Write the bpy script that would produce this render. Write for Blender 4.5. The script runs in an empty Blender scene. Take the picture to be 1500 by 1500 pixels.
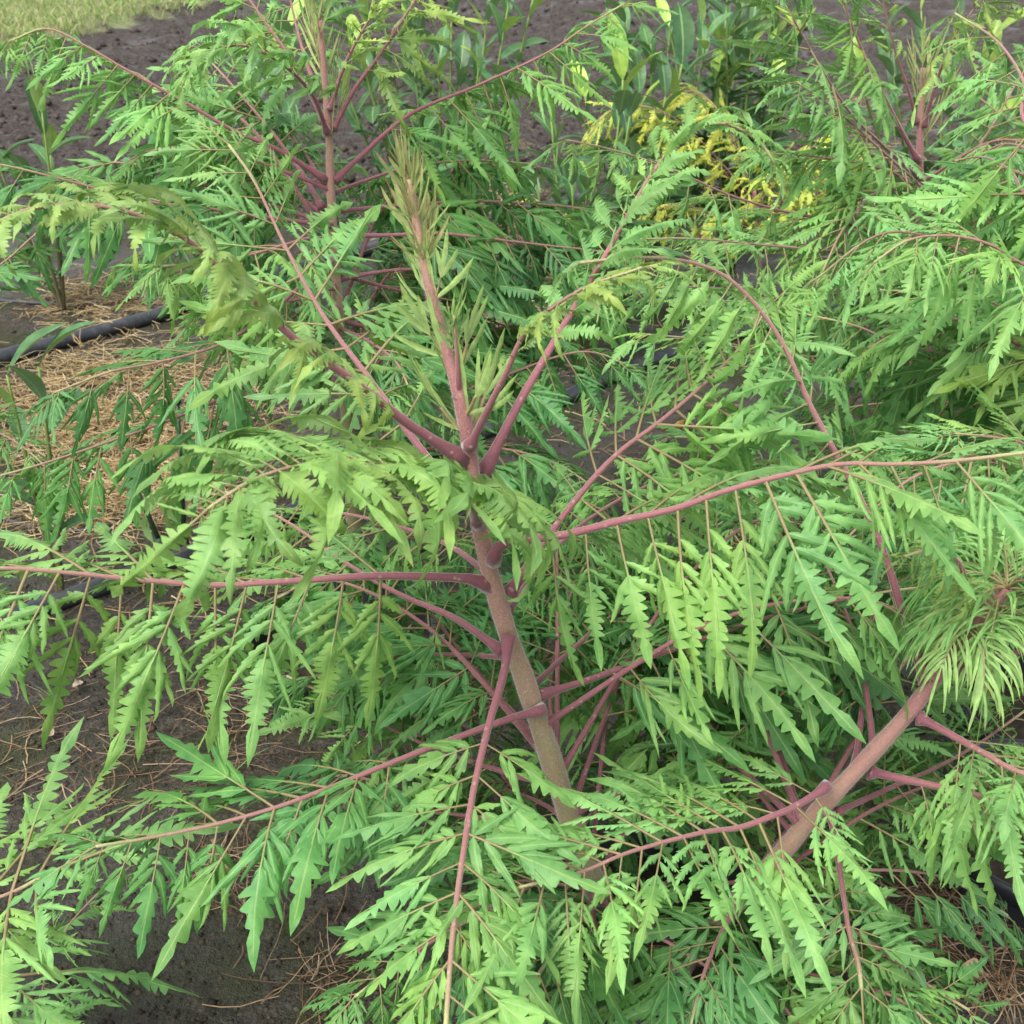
import bpy, math, random
import numpy as np
from mathutils import Vector, Matrix, noise, Quaternion
R = math.radians
rnd = random.Random(7)
scene = bpy.context.scene
COL = scene.collection

# ------------------------------------------------------------------ camera, sky, sun, exposure
CAM_H, PITCH, FPX = 1.30, 29.0, 1810.0
cam_data = bpy.data.cameras.new('camera')
cam = bpy.data.objects.new('camera', cam_data); COL.objects.link(cam)
cam.location = (0, 0, CAM_H); cam.rotation_euler = (R(90 - PITCH), 0, 0)
cam_data.sensor_width = 36.0; cam_data.lens = 36.0 * FPX / 1500.0
cam_data.clip_start = 0.02; cam_data.clip_end = 2000
scene.camera = cam
cam_data.dof.use_dof = True; cam_data.dof.focus_distance = 1.35; cam_data.dof.aperture_fstop = 18.0

SUN_EL, SUN_AZ = 58.0, 215.0          # degrees; azimuth measured clockwise from +Y
world = bpy.data.worlds.new('World'); scene.world = world; world.use_nodes = True
wn = world.node_tree; wn.nodes.clear()
sky = wn.nodes.new('ShaderNodeTexSky'); sky.sky_type = 'NISHITA'; sky.sun_disc = False
sky.sun_elevation = R(SUN_EL); sky.sun_rotation = R(SUN_AZ)
sky.air_density = 1.0; sky.dust_density = 4.0; sky.ozone_density = 1.0
hs = wn.nodes.new('ShaderNodeHueSaturation'); hs.inputs['Saturation'].default_value = 0.20   # thin overcast: whitened sky
bg = wn.nodes.new('ShaderNodeBackground'); bg.inputs['Strength'].default_value = 0.15
wo = wn.nodes.new('ShaderNodeOutputWorld')
wn.links.new(sky.outputs[0], hs.inputs['Color']); wn.links.new(hs.outputs[0], bg.inputs['Color']); wn.links.new(bg.outputs[0], wo.inputs[0])
sd = bpy.data.lights.new('sun', 'SUN'); sd.energy = 1.0; sd.angle = R(28); sd.color = (1.0, 0.975, 0.94)
sun = bpy.data.objects.new('sun', sd); COL.objects.link(sun)
_d = Vector((math.sin(R(SUN_AZ)) * math.cos(R(SUN_EL)), math.cos(R(SUN_AZ)) * math.cos(R(SUN_EL)), math.sin(R(SUN_EL))))
sun.rotation_euler = _d.to_track_quat('Z', 'Y').to_euler(); sun.location = _d * 20
vs = scene.view_settings
vs.view_transform = 'Standard'; vs.look = 'None'; vs.gamma = 1.0; vs.exposure = 1.14; vs.use_curve_mapping = False
scene.cycles.max_bounces = 5; scene.cycles.diffuse_bounces = 4; scene.cycles.transmission_bounces = 3
scene.cycles.glossy_bounces = 2; scene.cycles.use_denoising = True

# ------------------------------------------------------------------ where a point of the view lies in the place
_p = R(PITCH)
def ray(px, py):
    x = (px - 750) / FPX; y = (750 - py) / FPX
    return Vector((x, math.cos(_p) + y * math.sin(_p), -math.sin(_p) + y * math.cos(_p)))
def at(px, py, Y):
    d = ray(px, py); return Vector((0, 0, CAM_H)) + d * (Y / d.y)
def gnd(px, py, z=0.0):
    d = ray(px, py); return Vector((0, 0, CAM_H)) + d * ((z - CAM_H) / d.z)

# ------------------------------------------------------------------ helpers
def link(name, data, parent=None, mat=None):
    o = bpy.data.objects.new(name, data); COL.objects.link(o)
    if parent is not None: o.parent = parent
    if mat is not None and data is not None and not data.materials: data.materials.append(mat)
    return o
def tag(o, label=None, cat=None, group=None, kind=None):
    if label: o['label'] = label
    if cat: o['category'] = cat
    if group: o['group'] = group
    if kind: o['kind'] = kind
    return o
def thing(name, label, cat, loc, group=None):
    o = link(name, None); o.location = loc; o.empty_display_size = 0.05
    return tag(o, label, cat, group)
class MB:
    def __init__(s): s.v = []; s.f = []; s.a = []; s.c = []
    def vert(s, p, a=0.0, c=None):
        s.v.append((p[0], p[1], p[2])); s.a.append(a); s.c.append(c or (1, 1, 1)); return len(s.v) - 1
    def tube(s, pts, rad, seg=8, attr=None, cap=True, wob=0.0):
        n = len(pts); rings = []
        ref = Vector((0.31, 0.17, 0.93)).normalized(); prev = None
        for i, p in enumerate(pts):
            t = (pts[min(i + 1, n - 1)] - pts[max(i - 1, 0)])
            t = t.normalized() if t.length > 1e-9 else Vector((0, 0, 1))
            if prev is None:
                u = t.cross(ref); u = u.normalized() if u.length > 1e-4 else t.orthogonal().normalized()
            else:
                u = prev - t * prev.dot(t); u = u.normalized() if u.length > 1e-6 else t.orthogonal().normalized()
            prev = u; w = t.cross(u); r = rad[i] if hasattr(rad, '__len__') else rad
            a = attr[i] if attr is not None else i / max(1, n - 1)
            ring = []
            for k in range(seg):
                an = 2 * math.pi * k / seg
                rr = r * (1 + wob * noise.noise(p * 60 + Vector((k * 1.7, 0, 0)))) if wob else r
                ring.append(s.vert(p + (u * math.cos(an) + w * math.sin(an)) * rr, a))
            rings.append(ring)
        for i in range(n - 1):
            for k in range(seg):
                k2 = (k + 1) % seg
                s.f.append((rings[i][k], rings[i][k2], rings[i + 1][k2], rings[i + 1][k]))
        if cap: s.f.append(tuple(rings[-1])); s.f.append(tuple(reversed(rings[0])))
    def mesh(s, name, smooth=True, attr='age', origin=None):
        me = bpy.data.meshes.new(name)
        v = s.v if origin is None else [(a - origin[0], b - origin[1], c - origin[2]) for a, b, c in s.v]
        me.from_pydata(v, [], s.f)
        at_ = me.attributes.new(attr, 'FLOAT', 'POINT'); at_.data.foreach_set('value', np.array(s.a, 'f'))
        ca = me.color_attributes.new('tint', 'FLOAT_COLOR', 'POINT')
        ca.data.foreach_set('color', np.array([(c[0], c[1], c[2], 1) for c in s.c], 'f').ravel())
        if smooth: me.polygons.foreach_set('use_smooth', [True] * len(me.polygons))
        me.update(); return me
def spline(P, n):
    """Catmull-Rom through the points P, n samples."""
    P = [Vector(p) for p in P]
    Q = [P[0] * 2 - P[1]] + P + [P[-1] * 2 - P[-2]]
    seg = []
    for i in range(1, len(Q) - 2):
        a, b, c, d = Q[i - 1], Q[i], Q[i + 1], Q[i + 2]
        for k in range(12):
            t = k / 12
            seg.append(0.5 * ((2 * b) + (c - a) * t + (2 * a - 5 * b + 4 * c - d) * t * t + (3 * b - a - 3 * c + d) * t ** 3))
    seg.append(P[-1])
    L = [0]
    for i in range(1, len(seg)): L.append(L[-1] + (seg[i] - seg[i - 1]).length)
    out = []; j = 0
    for k in range(n):
        s = L[-1] * k / (n - 1)
        while j < len(seg) - 2 and L[j + 1] < s: j += 1
        e = L[j + 1] - L[j]; t = (s - L[j]) / e if e > 1e-9 else 0
        out.append(seg[j].lerp(seg[j + 1], min(1, max(0, t))))
    return out, L[-1]

# ------------------------------------------------------------------ materials
def newmat(name):
    m = bpy.data.materials.new(name); m.use_nodes = True
    nt = m.node_tree; nt.nodes.clear()
    out = nt.nodes.new('ShaderNodeOutputMaterial')
    return m, nt, nt.nodes, nt.links, out
def ramp(N, stops):
    r = N.new('ShaderNodeValToRGB'); cr = r.color_ramp
    cr.elements[0].position, cr.elements[0].color = stops[0][0], (*stops[0][1], 1)
    cr.elements[1].position, cr.elements[1].color = stops[-1][0], (*stops[-1][1], 1)
    for p, c in stops[1:-1]:
        e = cr.elements.new(p); e.color = (*c, 1)
    return r
def mixc(N, L, fac, a, b, blend='MIX'):
    m = N.new('ShaderNodeMix'); m.data_type = 'RGBA'; m.blend_type = blend
    if isinstance(fac, float): m.inputs[0].default_value = fac
    else: L.new(fac, m.inputs[0])
    for s, x in ((6, a), (7, b)):
        if isinstance(x, tuple): m.inputs[s].default_value = (*x, 1)
        else: L.new(x, m.inputs[s])
    return m.outputs[2]
def noise_tex(N, L, scale, detail=4, rough=0.6, coord=None, dist=0.0):
    t = N.new('ShaderNodeTexNoise'); t.inputs['Scale'].default_value = scale; t.inputs['Detail'].default_value = detail
    t.inputs['Roughness'].default_value = rough; t.inputs['Distortion'].default_value = dist
    if coord is not None: L.new(coord, t.inputs['Vector'])
    return t
def leaf_material(name, rough=0.46, joined=False, trans=0.36, vein=True, vein_col=(0.42, 0.56, 0.20), underside=0.35, spec=0.35):
    m, nt, N, L, out = newmat(name)
    if joined: oi = N.new('ShaderNodeAttribute'); oi.attribute_name = 'tint'
    else: oi = N.new('ShaderNodeObjectInfo')
    geo = N.new('ShaderNodeNewGeometry')
    nz = noise_tex(N, L, 45, 3, 0.6, geo.outputs['Position'])
    nv = noise_tex(N, L, 7, 2, 0.5, geo.outputs['Position'])
    dark = mixc(N, L, 1.0, oi.outputs['Color'], (0.70, 0.78, 0.72), 'MULTIPLY')
    lite = mixc(N, L, 1.0, oi.outputs['Color'], (1.28, 1.16, 1.15), 'MULTIPLY')
    rr = ramp(N, [(0.33, (0, 0, 0)), (0.68, (1, 1, 1))]); L.new(nz.outputs[0], rr.inputs[0])
    c = mixc(N, L, rr.outputs[0], dark, lite)
    r2 = ramp(N, [(0.42, (0, 0, 0)), (0.62, (1, 1, 1))]); L.new(nv.outputs[0], r2.inputs[0])
    yel = mixc(N, L, 1.0, c, (1.18, 1.06, 0.85), 'MULTIPLY')
    c = mixc(N, L, r2.outputs[0], c, yel)
    if vein:
        a = N.new('ShaderNodeAttribute'); a.attribute_name = 'vein'
        rv = ramp(N, [(0.82, (0, 0, 0)), (0.98, (1, 1, 1))]); L.new(a.outputs['Fac'], rv.inputs[0])
        pale = mixc(N, L, 0.55, c, vein_col)
        c = mixc(N, L, rv.outputs[0], c, pale)
        rs = N.new('ShaderNodeMapRange'); rs.inputs[1].default_value = 1.05; rs.inputs[2].default_value = 1.6; L.new(a.outputs['Fac'], rs.inputs[0])
        c = mixc(N, L, rs.outputs[0], c, (0.36, 0.29, 0.15))
    und = mixc(N, L, underside, c, (0.30, 0.40, 0.26))
    c = mixc(N, L, geo.outputs['Backfacing'], c, und)
    b = N.new('ShaderNodeBsdfPrincipled'); L.new(c, b.inputs['Base Color'])
    b.inputs['Roughness'].default_value = rough; b.inputs['Specular IOR Level'].default_value = spec
    tco = N.new('ShaderNodeTexCoord'); sx = N.new('ShaderNodeSeparateXYZ'); L.new(tco.outputs['Object'], sx.inputs[0])
    ab = N.new('ShaderNodeMath'); ab.operation = 'ABSOLUTE'; L.new(sx.outputs['X'], ab.inputs[0])
    m1 = N.new('ShaderNodeMath'); m1.operation = 'MULTIPLY_ADD'; m1.inputs[1].default_value = -0.75; L.new(ab.outputs[0], m1.inputs[0]); L.new(sx.outputs['Y'], m1.inputs[2])
    m2 = N.new('ShaderNodeMath'); m2.operation = 'MULTIPLY'; m2.inputs[1].default_value = 330.0; L.new(m1.outputs[0], m2.inputs[0])
    m3 = N.new('ShaderNodeMath'); m3.operation = 'SINE'; L.new(m2.outputs[0], m3.inputs[0])
    m4 = N.new('ShaderNodeMath'); m4.operation = 'MULTIPLY_ADD'; m4.inputs[1].default_value = 0.025; L.new(m3.outputs[0], m4.inputs[0]); L.new(nz.outputs[0], m4.inputs[2])
    bp = N.new('ShaderNodeBump'); bp.inputs['Strength'].default_value = 0.5; bp.inputs['Distance'].default_value = 0.004
    L.new(m4.outputs[0], bp.inputs['Height']); L.new(bp.outputs[0], b.inputs['Normal'])
    t = N.new('ShaderNodeBsdfTranslucent'); tc = mixc(N, L, 1.0, c, (1.15, 1.2, 0.70), 'MULTIPLY'); L.new(tc, t.inputs['Color'])
    mx = N.new('ShaderNodeMixShader'); mx.inputs[0].default_value = trans
    L.new(b.outputs[0], mx.inputs[1]); L.new(t.outputs[0], mx.inputs[2]); L.new(mx.outputs[0], out.inputs[0])
    return m
def stem_material(name, stops, rough=0.7, sheen=0.6):
    m, nt, N, L, out = newmat(name)
    a = N.new('ShaderNodeAttribute'); a.attribute_name = 'age'
    geo = N.new('ShaderNodeNewGeometry')
    nz = noise_tex(N, L, 28, 4, 0.6, geo.outputs['Position'])
    fine = noise_tex(N, L, 420, 2, 0.6, geo.outputs['Position'])
    ad = N.new('ShaderNodeMath'); ad.operation = 'MULTIPLY_ADD'; ad.inputs[1].default_value = 0.35
    L.new(nz.outputs[0], ad.inputs[0])
    su = N.new('ShaderNodeMath'); su.operation = 'SUBTRACT'; su.inputs[1].default_value = 0.175; L.new(a.outputs['Fac'], su.inputs[0])
    L.new(su.outputs[0], ad.inputs[2])
    rp = ramp(N, stops); L.new(ad.outputs[0], rp.inputs[0])
    fr = ramp(N, [(0.35, (0.90, 0.89, 0.90)), (0.72, (1.1, 1.1, 1.09))]); L.new(fine.outputs[0], fr.inputs[0])
    c = mixc(N, L, 1.0, rp.outputs[0], fr.outputs[0], 'MULTIPLY')
    vo = N.new('ShaderNodeTexVoronoi'); vo.inputs['Scale'].default_value = 95; L.new(geo.outputs['Position'], vo.inputs['Vector'])
    vr = ramp(N, [(0.10, (1, 1, 1)), (0.20, (0, 0, 0))]); L.new(vo.outputs['Distance'], vr.inputs[0])
    lent = mixc(N, L, 0.45, c, (0.42, 0.34, 0.26)); c = mixc(N, L, vr.outputs[0], c, lent)
    b = N.new('ShaderNodeBsdfPrincipled'); L.new(c, b.inputs['Base Color']); b.inputs['Roughness'].default_value = rough
    b.inputs['Specular IOR Level'].default_value = 0.25
    b.inputs['Sheen Weight'].default_value = sheen; b.inputs['Sheen Roughness'].default_value = 0.4
    b.inputs['Sheen Tint'].default_value = (1, 0.93, 0.9, 1)
    bp = N.new('ShaderNodeBump'); bp.inputs['Strength'].default_value = 0.4; bp.inputs['Distance'].default_value = 0.001
    L.new(fine.outputs[0], bp.inputs['Height']); L.new(bp.outputs[0], b.inputs['Normal'])
    L.new(b.outputs[0], out.inputs[0]); return m
def tint_material(name, rough=0.8, trans=0.0, spec=0.2):
    m, nt, N, L, out = newmat(name)
    a = N.new('ShaderNodeAttribute'); a.attribute_name = 'tint'
    geo = N.new('ShaderNodeNewGeometry'); nz = noise_tex(N, L, 120, 3, 0.6, geo.outputs['Position'])
    fr = ramp(N, [(0.3, (0.75, 0.75, 0.75)), (0.7, (1.2, 1.2, 1.2))]); L.new(nz.outputs[0], fr.inputs[0])
    c = mixc(N, L, 1.0, a.outputs['Color'], fr.outputs[0], 'MULTIPLY')
    b = N.new('ShaderNodeBsdfPrincipled'); L.new(c, b.inputs['Base Color']); b.inputs['Roughness'].default_value = rough
    b.inputs['Specular IOR Level'].default_value = spec
    if trans:
        t = N.new('ShaderNodeBsdfTranslucent'); L.new(c, t.inputs['Color'])
        mx = N.new('ShaderNodeMixShader'); mx.inputs[0].default_value = trans
        L.new(b.outputs[0], mx.inputs[1]); L.new(t.outputs[0], mx.inputs[2]); L.new(mx.outputs[0], out.inputs[0])
    else: L.new(b.outputs[0], out.inputs[0])
    return m
def plastic_material(name, col, rough=0.42, dust=0.35):
    m, nt, N, L, out = newmat(name)
    geo = N.new('ShaderNodeNewGeometry')
    nz = noise_tex(N, L, 22, 5, 0.65, geo.outputs['Position'])
    rp = ramp(N, [(0.45, col), (0.75, tuple(x + dust * y for x, y in zip(col, (0.16, 0.14, 0.12))))]); L.new(nz.outputs[0], rp.inputs[0])
    b = N.new('ShaderNodeBsdfPrincipled'); L.new(rp.outputs[0], b.inputs['Base Color'])
    rr = N.new('ShaderNodeMath'); rr.operation = 'MULTIPLY_ADD'; rr.inputs[1].default_value = 0.3; rr.inputs[2].default_value = rough - 0.1
    L.new(nz.outputs[0], rr.inputs[0]); L.new(rr.outputs[0], b.inputs['Roughness'])
    b.inputs['Specular IOR Level'].default_value = 0.5
    L.new(b.outputs[0], out.inputs[0]); return m
LEAF = leaf_material('sumac_leaf'); LEAF_JOINED = leaf_material('sumac_leaf_inner', joined=True)
LAUREL = leaf_material('laurel_leaf', rough=0.45, trans=0.18, vein_col=(0.35, 0.5, 0.2), underside=0.3, spec=0.5)
STEM = stem_material('sumac_stem', [(0.0, (0.16, 0.175, 0.070)), (0.35, (0.27, 0.235, 0.120)), (0.62, (0.36, 0.215, 0.165)), (0.8, (0.36, 0.155, 0.155)), (1.0, (0.42, 0.27, 0.18))])
PET = stem_material('sumac_petiole', [(0.0, (0.20, 0.075, 0.092)), (0.25, (0.27, 0.105, 0.118)), (0.6, (0.28, 0.130, 0.122)), (0.85, (0.29, 0.17, 0.125)), (1.0, (0.34, 0.36, 0.15))], sheen=0.5)
FUZZ = tint_material('stem_fuzz', 0.9, 0.4, 0.1)
YOUNG = tint_material('young_leaf', 0.55, 0.3, 0.3)
STRAW = tint_material('dry_straw', 0.85, 0.15, 0.15)
GRASSM = tint_material('grass_blades', 0.6, 0.3, 0.25)
DEAD = tint_material('dead_leaf', 0.8, 0.2, 0.15)
WOODY = stem_material('laurel_stem', [(0.0, (0.10, 0.075, 0.045)), (0.5, (0.12, 0.15, 0.05)), (1.0, (0.22, 0.33, 0.09))], sheen=0.0)
PIPE = plastic_material('black_pipe', (0.028, 0.033, 0.042), 0.42, 0.35)
POTM = plastic_material('black_pot', (0.016, 0.018, 0.022), 0.38, 0.2)
STAKE = plastic_material('green_stake', (0.015, 0.05, 0.02), 0.45, 0.1)

# ------------------------------------------------------------------ ground
A_, B_ = gnd(0, 86), gnd(345, 4)                 # edge of the lawn
gd = (B_ - A_).normalized(); gn = Vector((-gd.y, gd.x, 0))      # towards the lawn
def lawn_d(x, y): return (Vector((x, y, 0)) - A_).dot(gn)
def ground_h(x, y):
    v = Vector((x, y, 0))
    h = 0.012 * noise.noise(v * 2.2) + 0.007 * noise.noise(v * 7.1 + Vector((3, 1, 0)))
    if y < 7.5: h += 0.007 * noise.noise(v * 19 + Vector((0, 5, 2))) + .004 * abs(noise.noise(v * 41))
    if y > 4.2:                                    # loose tilled soil and the raised lawn
        k = min(1, (y - 4.2) / 0.8)
        h += k * (0.045 * noise.noise(v * 3.3 + Vector((9, 0, 0))) + 0.05 * abs(noise.noise(v * 8.0)) + 0.03 * noise.noise(v * 19))
    d = lawn_d(x, y) + 0.25 * noise.noise(v * 1.5)
    h += 0.06 * min(1, max(0, (d + 0.1) / 0.3))
    return h
def build_ground():
    ys = [-1.5, -0.6]; y = 0.0; st = 0.022
    while y < 400:
        ys.append(y); y += st
        if y > 2.5: st = 0.022 + (y - 2.5) * 0.0075
        if y > 14: st *= 1.25
    def side(sign):
        xs = []; x = 0.0; s = 0.022
        while x < 300:
            xs.append(sign * x); x += s
            if x > 1.2: s = 0.022 + (x - 1.2) * 0.03
            if x > 5: s *= 1.3
        return xs
    xs = sorted(set(side(-1) + side(1)))
    nx, ny = len(xs), len(ys)
    v = [(x, y, ground_h(x, y)) for y in ys for x in xs]
    f = [(j * nx + i, j * nx + i + 1, (j + 1) * nx + i + 1, (j + 1) * nx + i) for j in range(ny - 1) for i in range(nx - 1)]
    me = bpy.data.meshes.new('ground'); me.from_pydata(v, [], f)
    at_ = me.attributes.new('lawn', 'FLOAT', 'POINT')
    at_.data.foreach_set('value', np.array([lawn_d(a, b) for a, b, c in v], 'f'))
    me.polygons.foreach_set('use_smooth', [True] * len(f)); me.update()
    m, nt, N, L, out = newmat('soil_ground')
    geo = N.new('ShaderNodeNewGeometry'); P = geo.outputs['Position']
    n1 = noise_tex(N, L, 3.0, 5, 0.6, P); n2 = noise_tex(N, L, 38, 6, 0.7, P); n3 = noise_tex(N, L, 160, 3, 0.7, P); n4 = noise_tex(N, L, 5.5, 5, 0.65, P, 0.4)
    mxs = N.new('ShaderNodeMath'); mxs.operation = 'MULTIPLY_ADD'; mxs.inputs[1].default_value = 0.55; L.new(n3.outputs[0], mxs.inputs[0])
    mxt = N.new('ShaderNodeMath'); mxt.operation = 'MULTIPLY_ADD'; mxt.inputs[1].default_value = 0.75; mxt.inputs[2].default_value = -.14; L.new(n2.outputs[0], mxt.inputs[0]); L.new(mxt.outputs[0], mxs.inputs[2])
    soil = ramp(N, [(0.34, (0.017, 0.014, 0.010)), (0.5, (0.060, 0.050, 0.036)), (0.66, (0.135, 0.115, 0.086))]); L.new(mxs.outputs[0], soil.inputs[0])
    moss = ramp(N, [(0.3, (0.020, 0.026, 0.009)), (0.7, (0.075, 0.082, 0.028))]); L.new(n3.outputs[0], moss.inputs[0])
    mf = ramp(N, [(0.46, (0, 0, 0)), (0.60, (1, 1, 1))]); L.new(n4.outputs[0], mf.inputs[0])
    bed = mixc(N, L, mf.outputs[0], soil.outputs[0], moss.outputs[0])
    wet = ramp(N, [(0.44, (0, 0, 0)), (0.60, (1, 1, 1))]); L.new(n1.outputs[0], wet.inputs[0])
    grey = mixc(N, L, 0.35, bed, (0.115, 0.112, 0.108)); bed = mixc(N, L, wet.outputs[0], bed, grey)
    till = ramp(N, [(0.32, (0.022, 0.017, 0.014)), (0.52, (0.075, 0.060, 0.051)), (0.70, (0.150, 0.125, 0.108))]); L.new(n2.outputs[0], till.inputs[0])
    sx = N.new('ShaderNodeSeparateXYZ'); L.new(P, sx.inputs[0])
    mr = N.new('ShaderNodeMapRange'); mr.inputs[1].default_value = 4.0; mr.inputs[2].default_value = 4.8; L.new(sx.outputs['Y'], mr.inputs[0])
    c = mixc(N, L, mr.outputs[0], bed, till.outputs[0])
    la = N.new('ShaderNodeAttribute'); la.attribute_name = 'lawn'
    ma = N.new('ShaderNodeMath'); ma.operation = 'MULTIPLY_ADD'; ma.inputs[1].default_value = 0.9; L.new(n1.outputs[0], ma.inputs[0]); 
    ms = N.new('ShaderNodeMath'); ms.operation = 'SUBTRACT'; ms.inputs[1].default_value = 0.42; L.new(la.outputs['Fac'], ms.inputs[0]); L.new(ms.outputs[0], ma.inputs[2])
    lf = ramp(N, [(0.0, (0, 0, 0)), (0.12, (1, 1, 1))]); L.new(ma.outputs[0], lf.inputs[0])
    lawn = ramp(N, [(0.3, (0.14, 0.15, 0.06)), (0.5, (0.24, 0.27, 0.11)), (0.72, (0.36, 0.36, 0.19))]); L.new(n2.outputs[0], lawn.inputs[0])
    c = mixc(N, L, lf.outputs[0], c, lawn.outputs[0])
    b = N.new('ShaderNodeBsdfPrincipled'); L.new(c, b.inputs['Base Color']); b.inputs['Specular IOR Level'].default_value = 0.35
    rw = N.new('ShaderNodeMapRange'); rw.inputs[1].default_value = 0.44; rw.inputs[2].default_value = 0.62; rw.inputs[3].default_value = 0.9; rw.inputs[4].default_value = 0.30
    L.new(n1.outputs[0], rw.inputs[0]); L.new(rw.outputs[0], b.inputs['Roughness'])
    bp = N.new('ShaderNodeBump'); bp.inputs['Strength'].default_value = 1.0; bp.inputs['Distance'].default_value = 0.035
    ad = N.new('ShaderNodeMath'); ad.operation = 'MULTIPLY_ADD'; ad.inputs[1].default_value = 0.35; L.new(n3.outputs[0], ad.inputs[0]); L.new(n2.outputs[0], ad.inputs[2])
    L.new(ad.outputs[0], bp.inputs['Height']); L.new(bp.outputs[0], b.inputs['Normal'])
    L.new(b.outputs[0], out.inputs[0])
    o = link('ground', me, None, m); tag(o, 'dark mossy nursery soil with tilled strip and lawn edge', kind='structure')
build_ground()

# ------------------------------------------------------------------ leaflets of the cut-leaved sumac
def leaflet_mesh(name, seed, stalk=0.22, subs=((.22, .42, 44), (.34, .36, 38)), sub_hw=.034, hw=.085, n=6, cut=.55, tip=.36, fold=18, bend=30, wave=.012, curl=0.0, sub_n=5, sub_cut=.72, start=None, sag=.25):
    """A cut leaflet one unit long along +Y, face up +Z: a stalk, pairs of narrow side blades, a lobed end blade with a long tip."""
    r = random.Random(seed); V = []; F = []; A = []
    def vert(x, y, z=0.0, a=0.0): V.append([x, y, z]); A.append(a); return len(V) - 1
    def blade(ox, oy, ang, ln, w, n, cut, tipf, sg_out=0, drop=0.0, cv=0.0, lobe=1.0):
        """lobed blade from (ox, oy) at angle ang to +Y"""
        fr = 1 - tipf; ph = r.uniform(0, 6)
        def P(x, y, z, a):
            an = ang + cv * y; cx = ox + math.sin(ang + cv * y * .5) * y * ln; cy = oy + math.cos(ang + cv * y * .5) * y * ln
            t = max(0, min(1, y))
            zz = z - drop * (t ** 1.4) * ln + wave * math.sin(ph + 11 * y + (2 if x > 0 else 0)) * min(1, abs(x) / .03)
            return vert(cx + math.cos(an) * x, cy - math.sin(an) * x, zz, a)
        prof = lambda t: w * min(1, (t + .05) / .24) ** .8 * (1 - .70 * max(0, t - .22) / .78) 
        Y = [fr * ((j + (r.uniform(-.22, .22) if 0 < j < n else 0)) / n) ** .95 for j in range(n + 1)]
        mid = [P(0, y, .004, 1) for y in Y]; tm = P(0, fr + tipf * .5, .002, 1); te = P(r.uniform(-.012, .012), 1.0, -.004, .7)
        fo = R(fold)
        for sg in (1, -1):
            sin = []
            for j, y in enumerate(Y):
                c = prof(y) * cut * r.uniform(.7, 1.2) if j else .006
                sin.append(P(sg * c * math.cos(fo), y + .01, -c * math.sin(fo), 0.1))
            for j in range(n):
                d = Y[j + 1] - Y[j]; y = Y[j]; wv = prof(y + d * .6) * r.uniform(.68, 1.25); adv = r.uniform(.85, 1.25) * lobe
                F.append((mid[j], mid[j + 1], sin[j + 1], sin[j]))
                p1 = P(sg * wv * .66 * math.cos(fo), y + d * .36, -wv * .66 * math.sin(fo) - .004, 0)
                p2 = P(sg * wv * 1.02 * math.cos(fo), y + d * adv * .86, -wv * math.sin(fo) - .010, 0)
                p3 = P(sg * wv * .92 * math.cos(fo), y + d * (adv * .98 + .04), -wv * math.sin(fo) - .010, 0)
                F.append((sin[j], sin[j + 1], p3, p2)); F.append((sin[j], p2, p1))
            e1 = P(sg * prof(fr) * .62, fr + tipf * .30, -.004, 0); e2 = P(sg * prof(fr) * .40, fr + tipf * .66, -.004, 0)
            F.append((mid[n], tm, e1, sin[n])); F.append((tm, e2, e1)); F.append((tm, te, e2))
    st = stalk if start is None else start
    blade(0, st, 0.0, 1 - st, hw, n, cut, tip, cv=r.uniform(-.2, .2))
    for (s0, l0, an) in subs:
        for sg in (1, -1):
            if r.random() < .06: continue
            blade(sg * .003, s0 + r.uniform(-.012, .012), sg * R(an + r.uniform(-9, 9)), l0 * r.uniform(.8, 1.15), sub_hw * r.uniform(.85, 1.15), sub_n, sub_cut, .34, sg, sag * r.uniform(.4, 1.5), -sg * r.uniform(.0, .5))
    for i, f in enumerate(F):
        a, b, c = (V[f[0]], V[f[1]], V[f[2]])
        if (b[0] - a[0]) * (c[1] - a[1]) - (b[1] - a[1]) * (c[0] - a[0]) < 0: F[i] = tuple(reversed(f))
    sp = [0, stalk * .5, stalk, st + .02, st + .25, st + .5]
    rad = [0.0095, 0.0085, 0.008, 0.0075, 0.005, 0.002]
    rings = []
    for y, rr in zip(sp, rad):
        ring = []
        for k in range(4):
            an = math.pi / 4 + math.pi / 2 * k
            V.append([math.cos(an) * rr, y, math.sin(an) * rr]); A.append(1.0 if y > stalk else 1.6); ring.append(len(V) - 1)
        rings.append(ring)
    for i in range(len(sp) - 1):
        for k in range(4): F.append((rings[i][k], rings[i + 1][k], rings[i + 1][(k + 1) % 4], rings[i][(k + 1) % 4]))
    Nn = 60; pos = [(0.0, 0.0)]; th = [0.0]
    for i in range(Nn):
        t = (i + 1) / Nn; a = R(bend) * t ** 1.2 + R(curl) * max(0, t - 0.5) ** 1.5 * 2.6
        th.append(a); pos.append((pos[-1][0] + math.cos(a) / Nn, pos[-1][1] - math.sin(a) / Nn))
    tw = r.uniform(-0.5, 0.5)
    for p in V:
        y = max(0, min(1.0, p[1])); q = y * Nn; i = min(Nn - 1, int(q)); f = q - i; a = th[i] * (1 - f) + th[i + 1] * f
        bx = pos[i][0] * (1 - f) + pos[i + 1][0] * f; bz = pos[i][1] * (1 - f) + pos[i + 1][1] * f
        x, z = p[0], p[2]; w = tw * y; x, z = x * math.cos(w) - z * math.sin(w), x * math.sin(w) + z * math.cos(w)
        p[0] = x; p[1] = bx + z * math.sin(a); p[2] = bz + z * math.cos(a)
    me = bpy.data.meshes.new(name); me.from_pydata(V, [], F)
    at_ = me.attributes.new('vein', 'FLOAT', 'POINT'); at_.data.foreach_set('value', np.array(A, 'f'))
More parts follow.
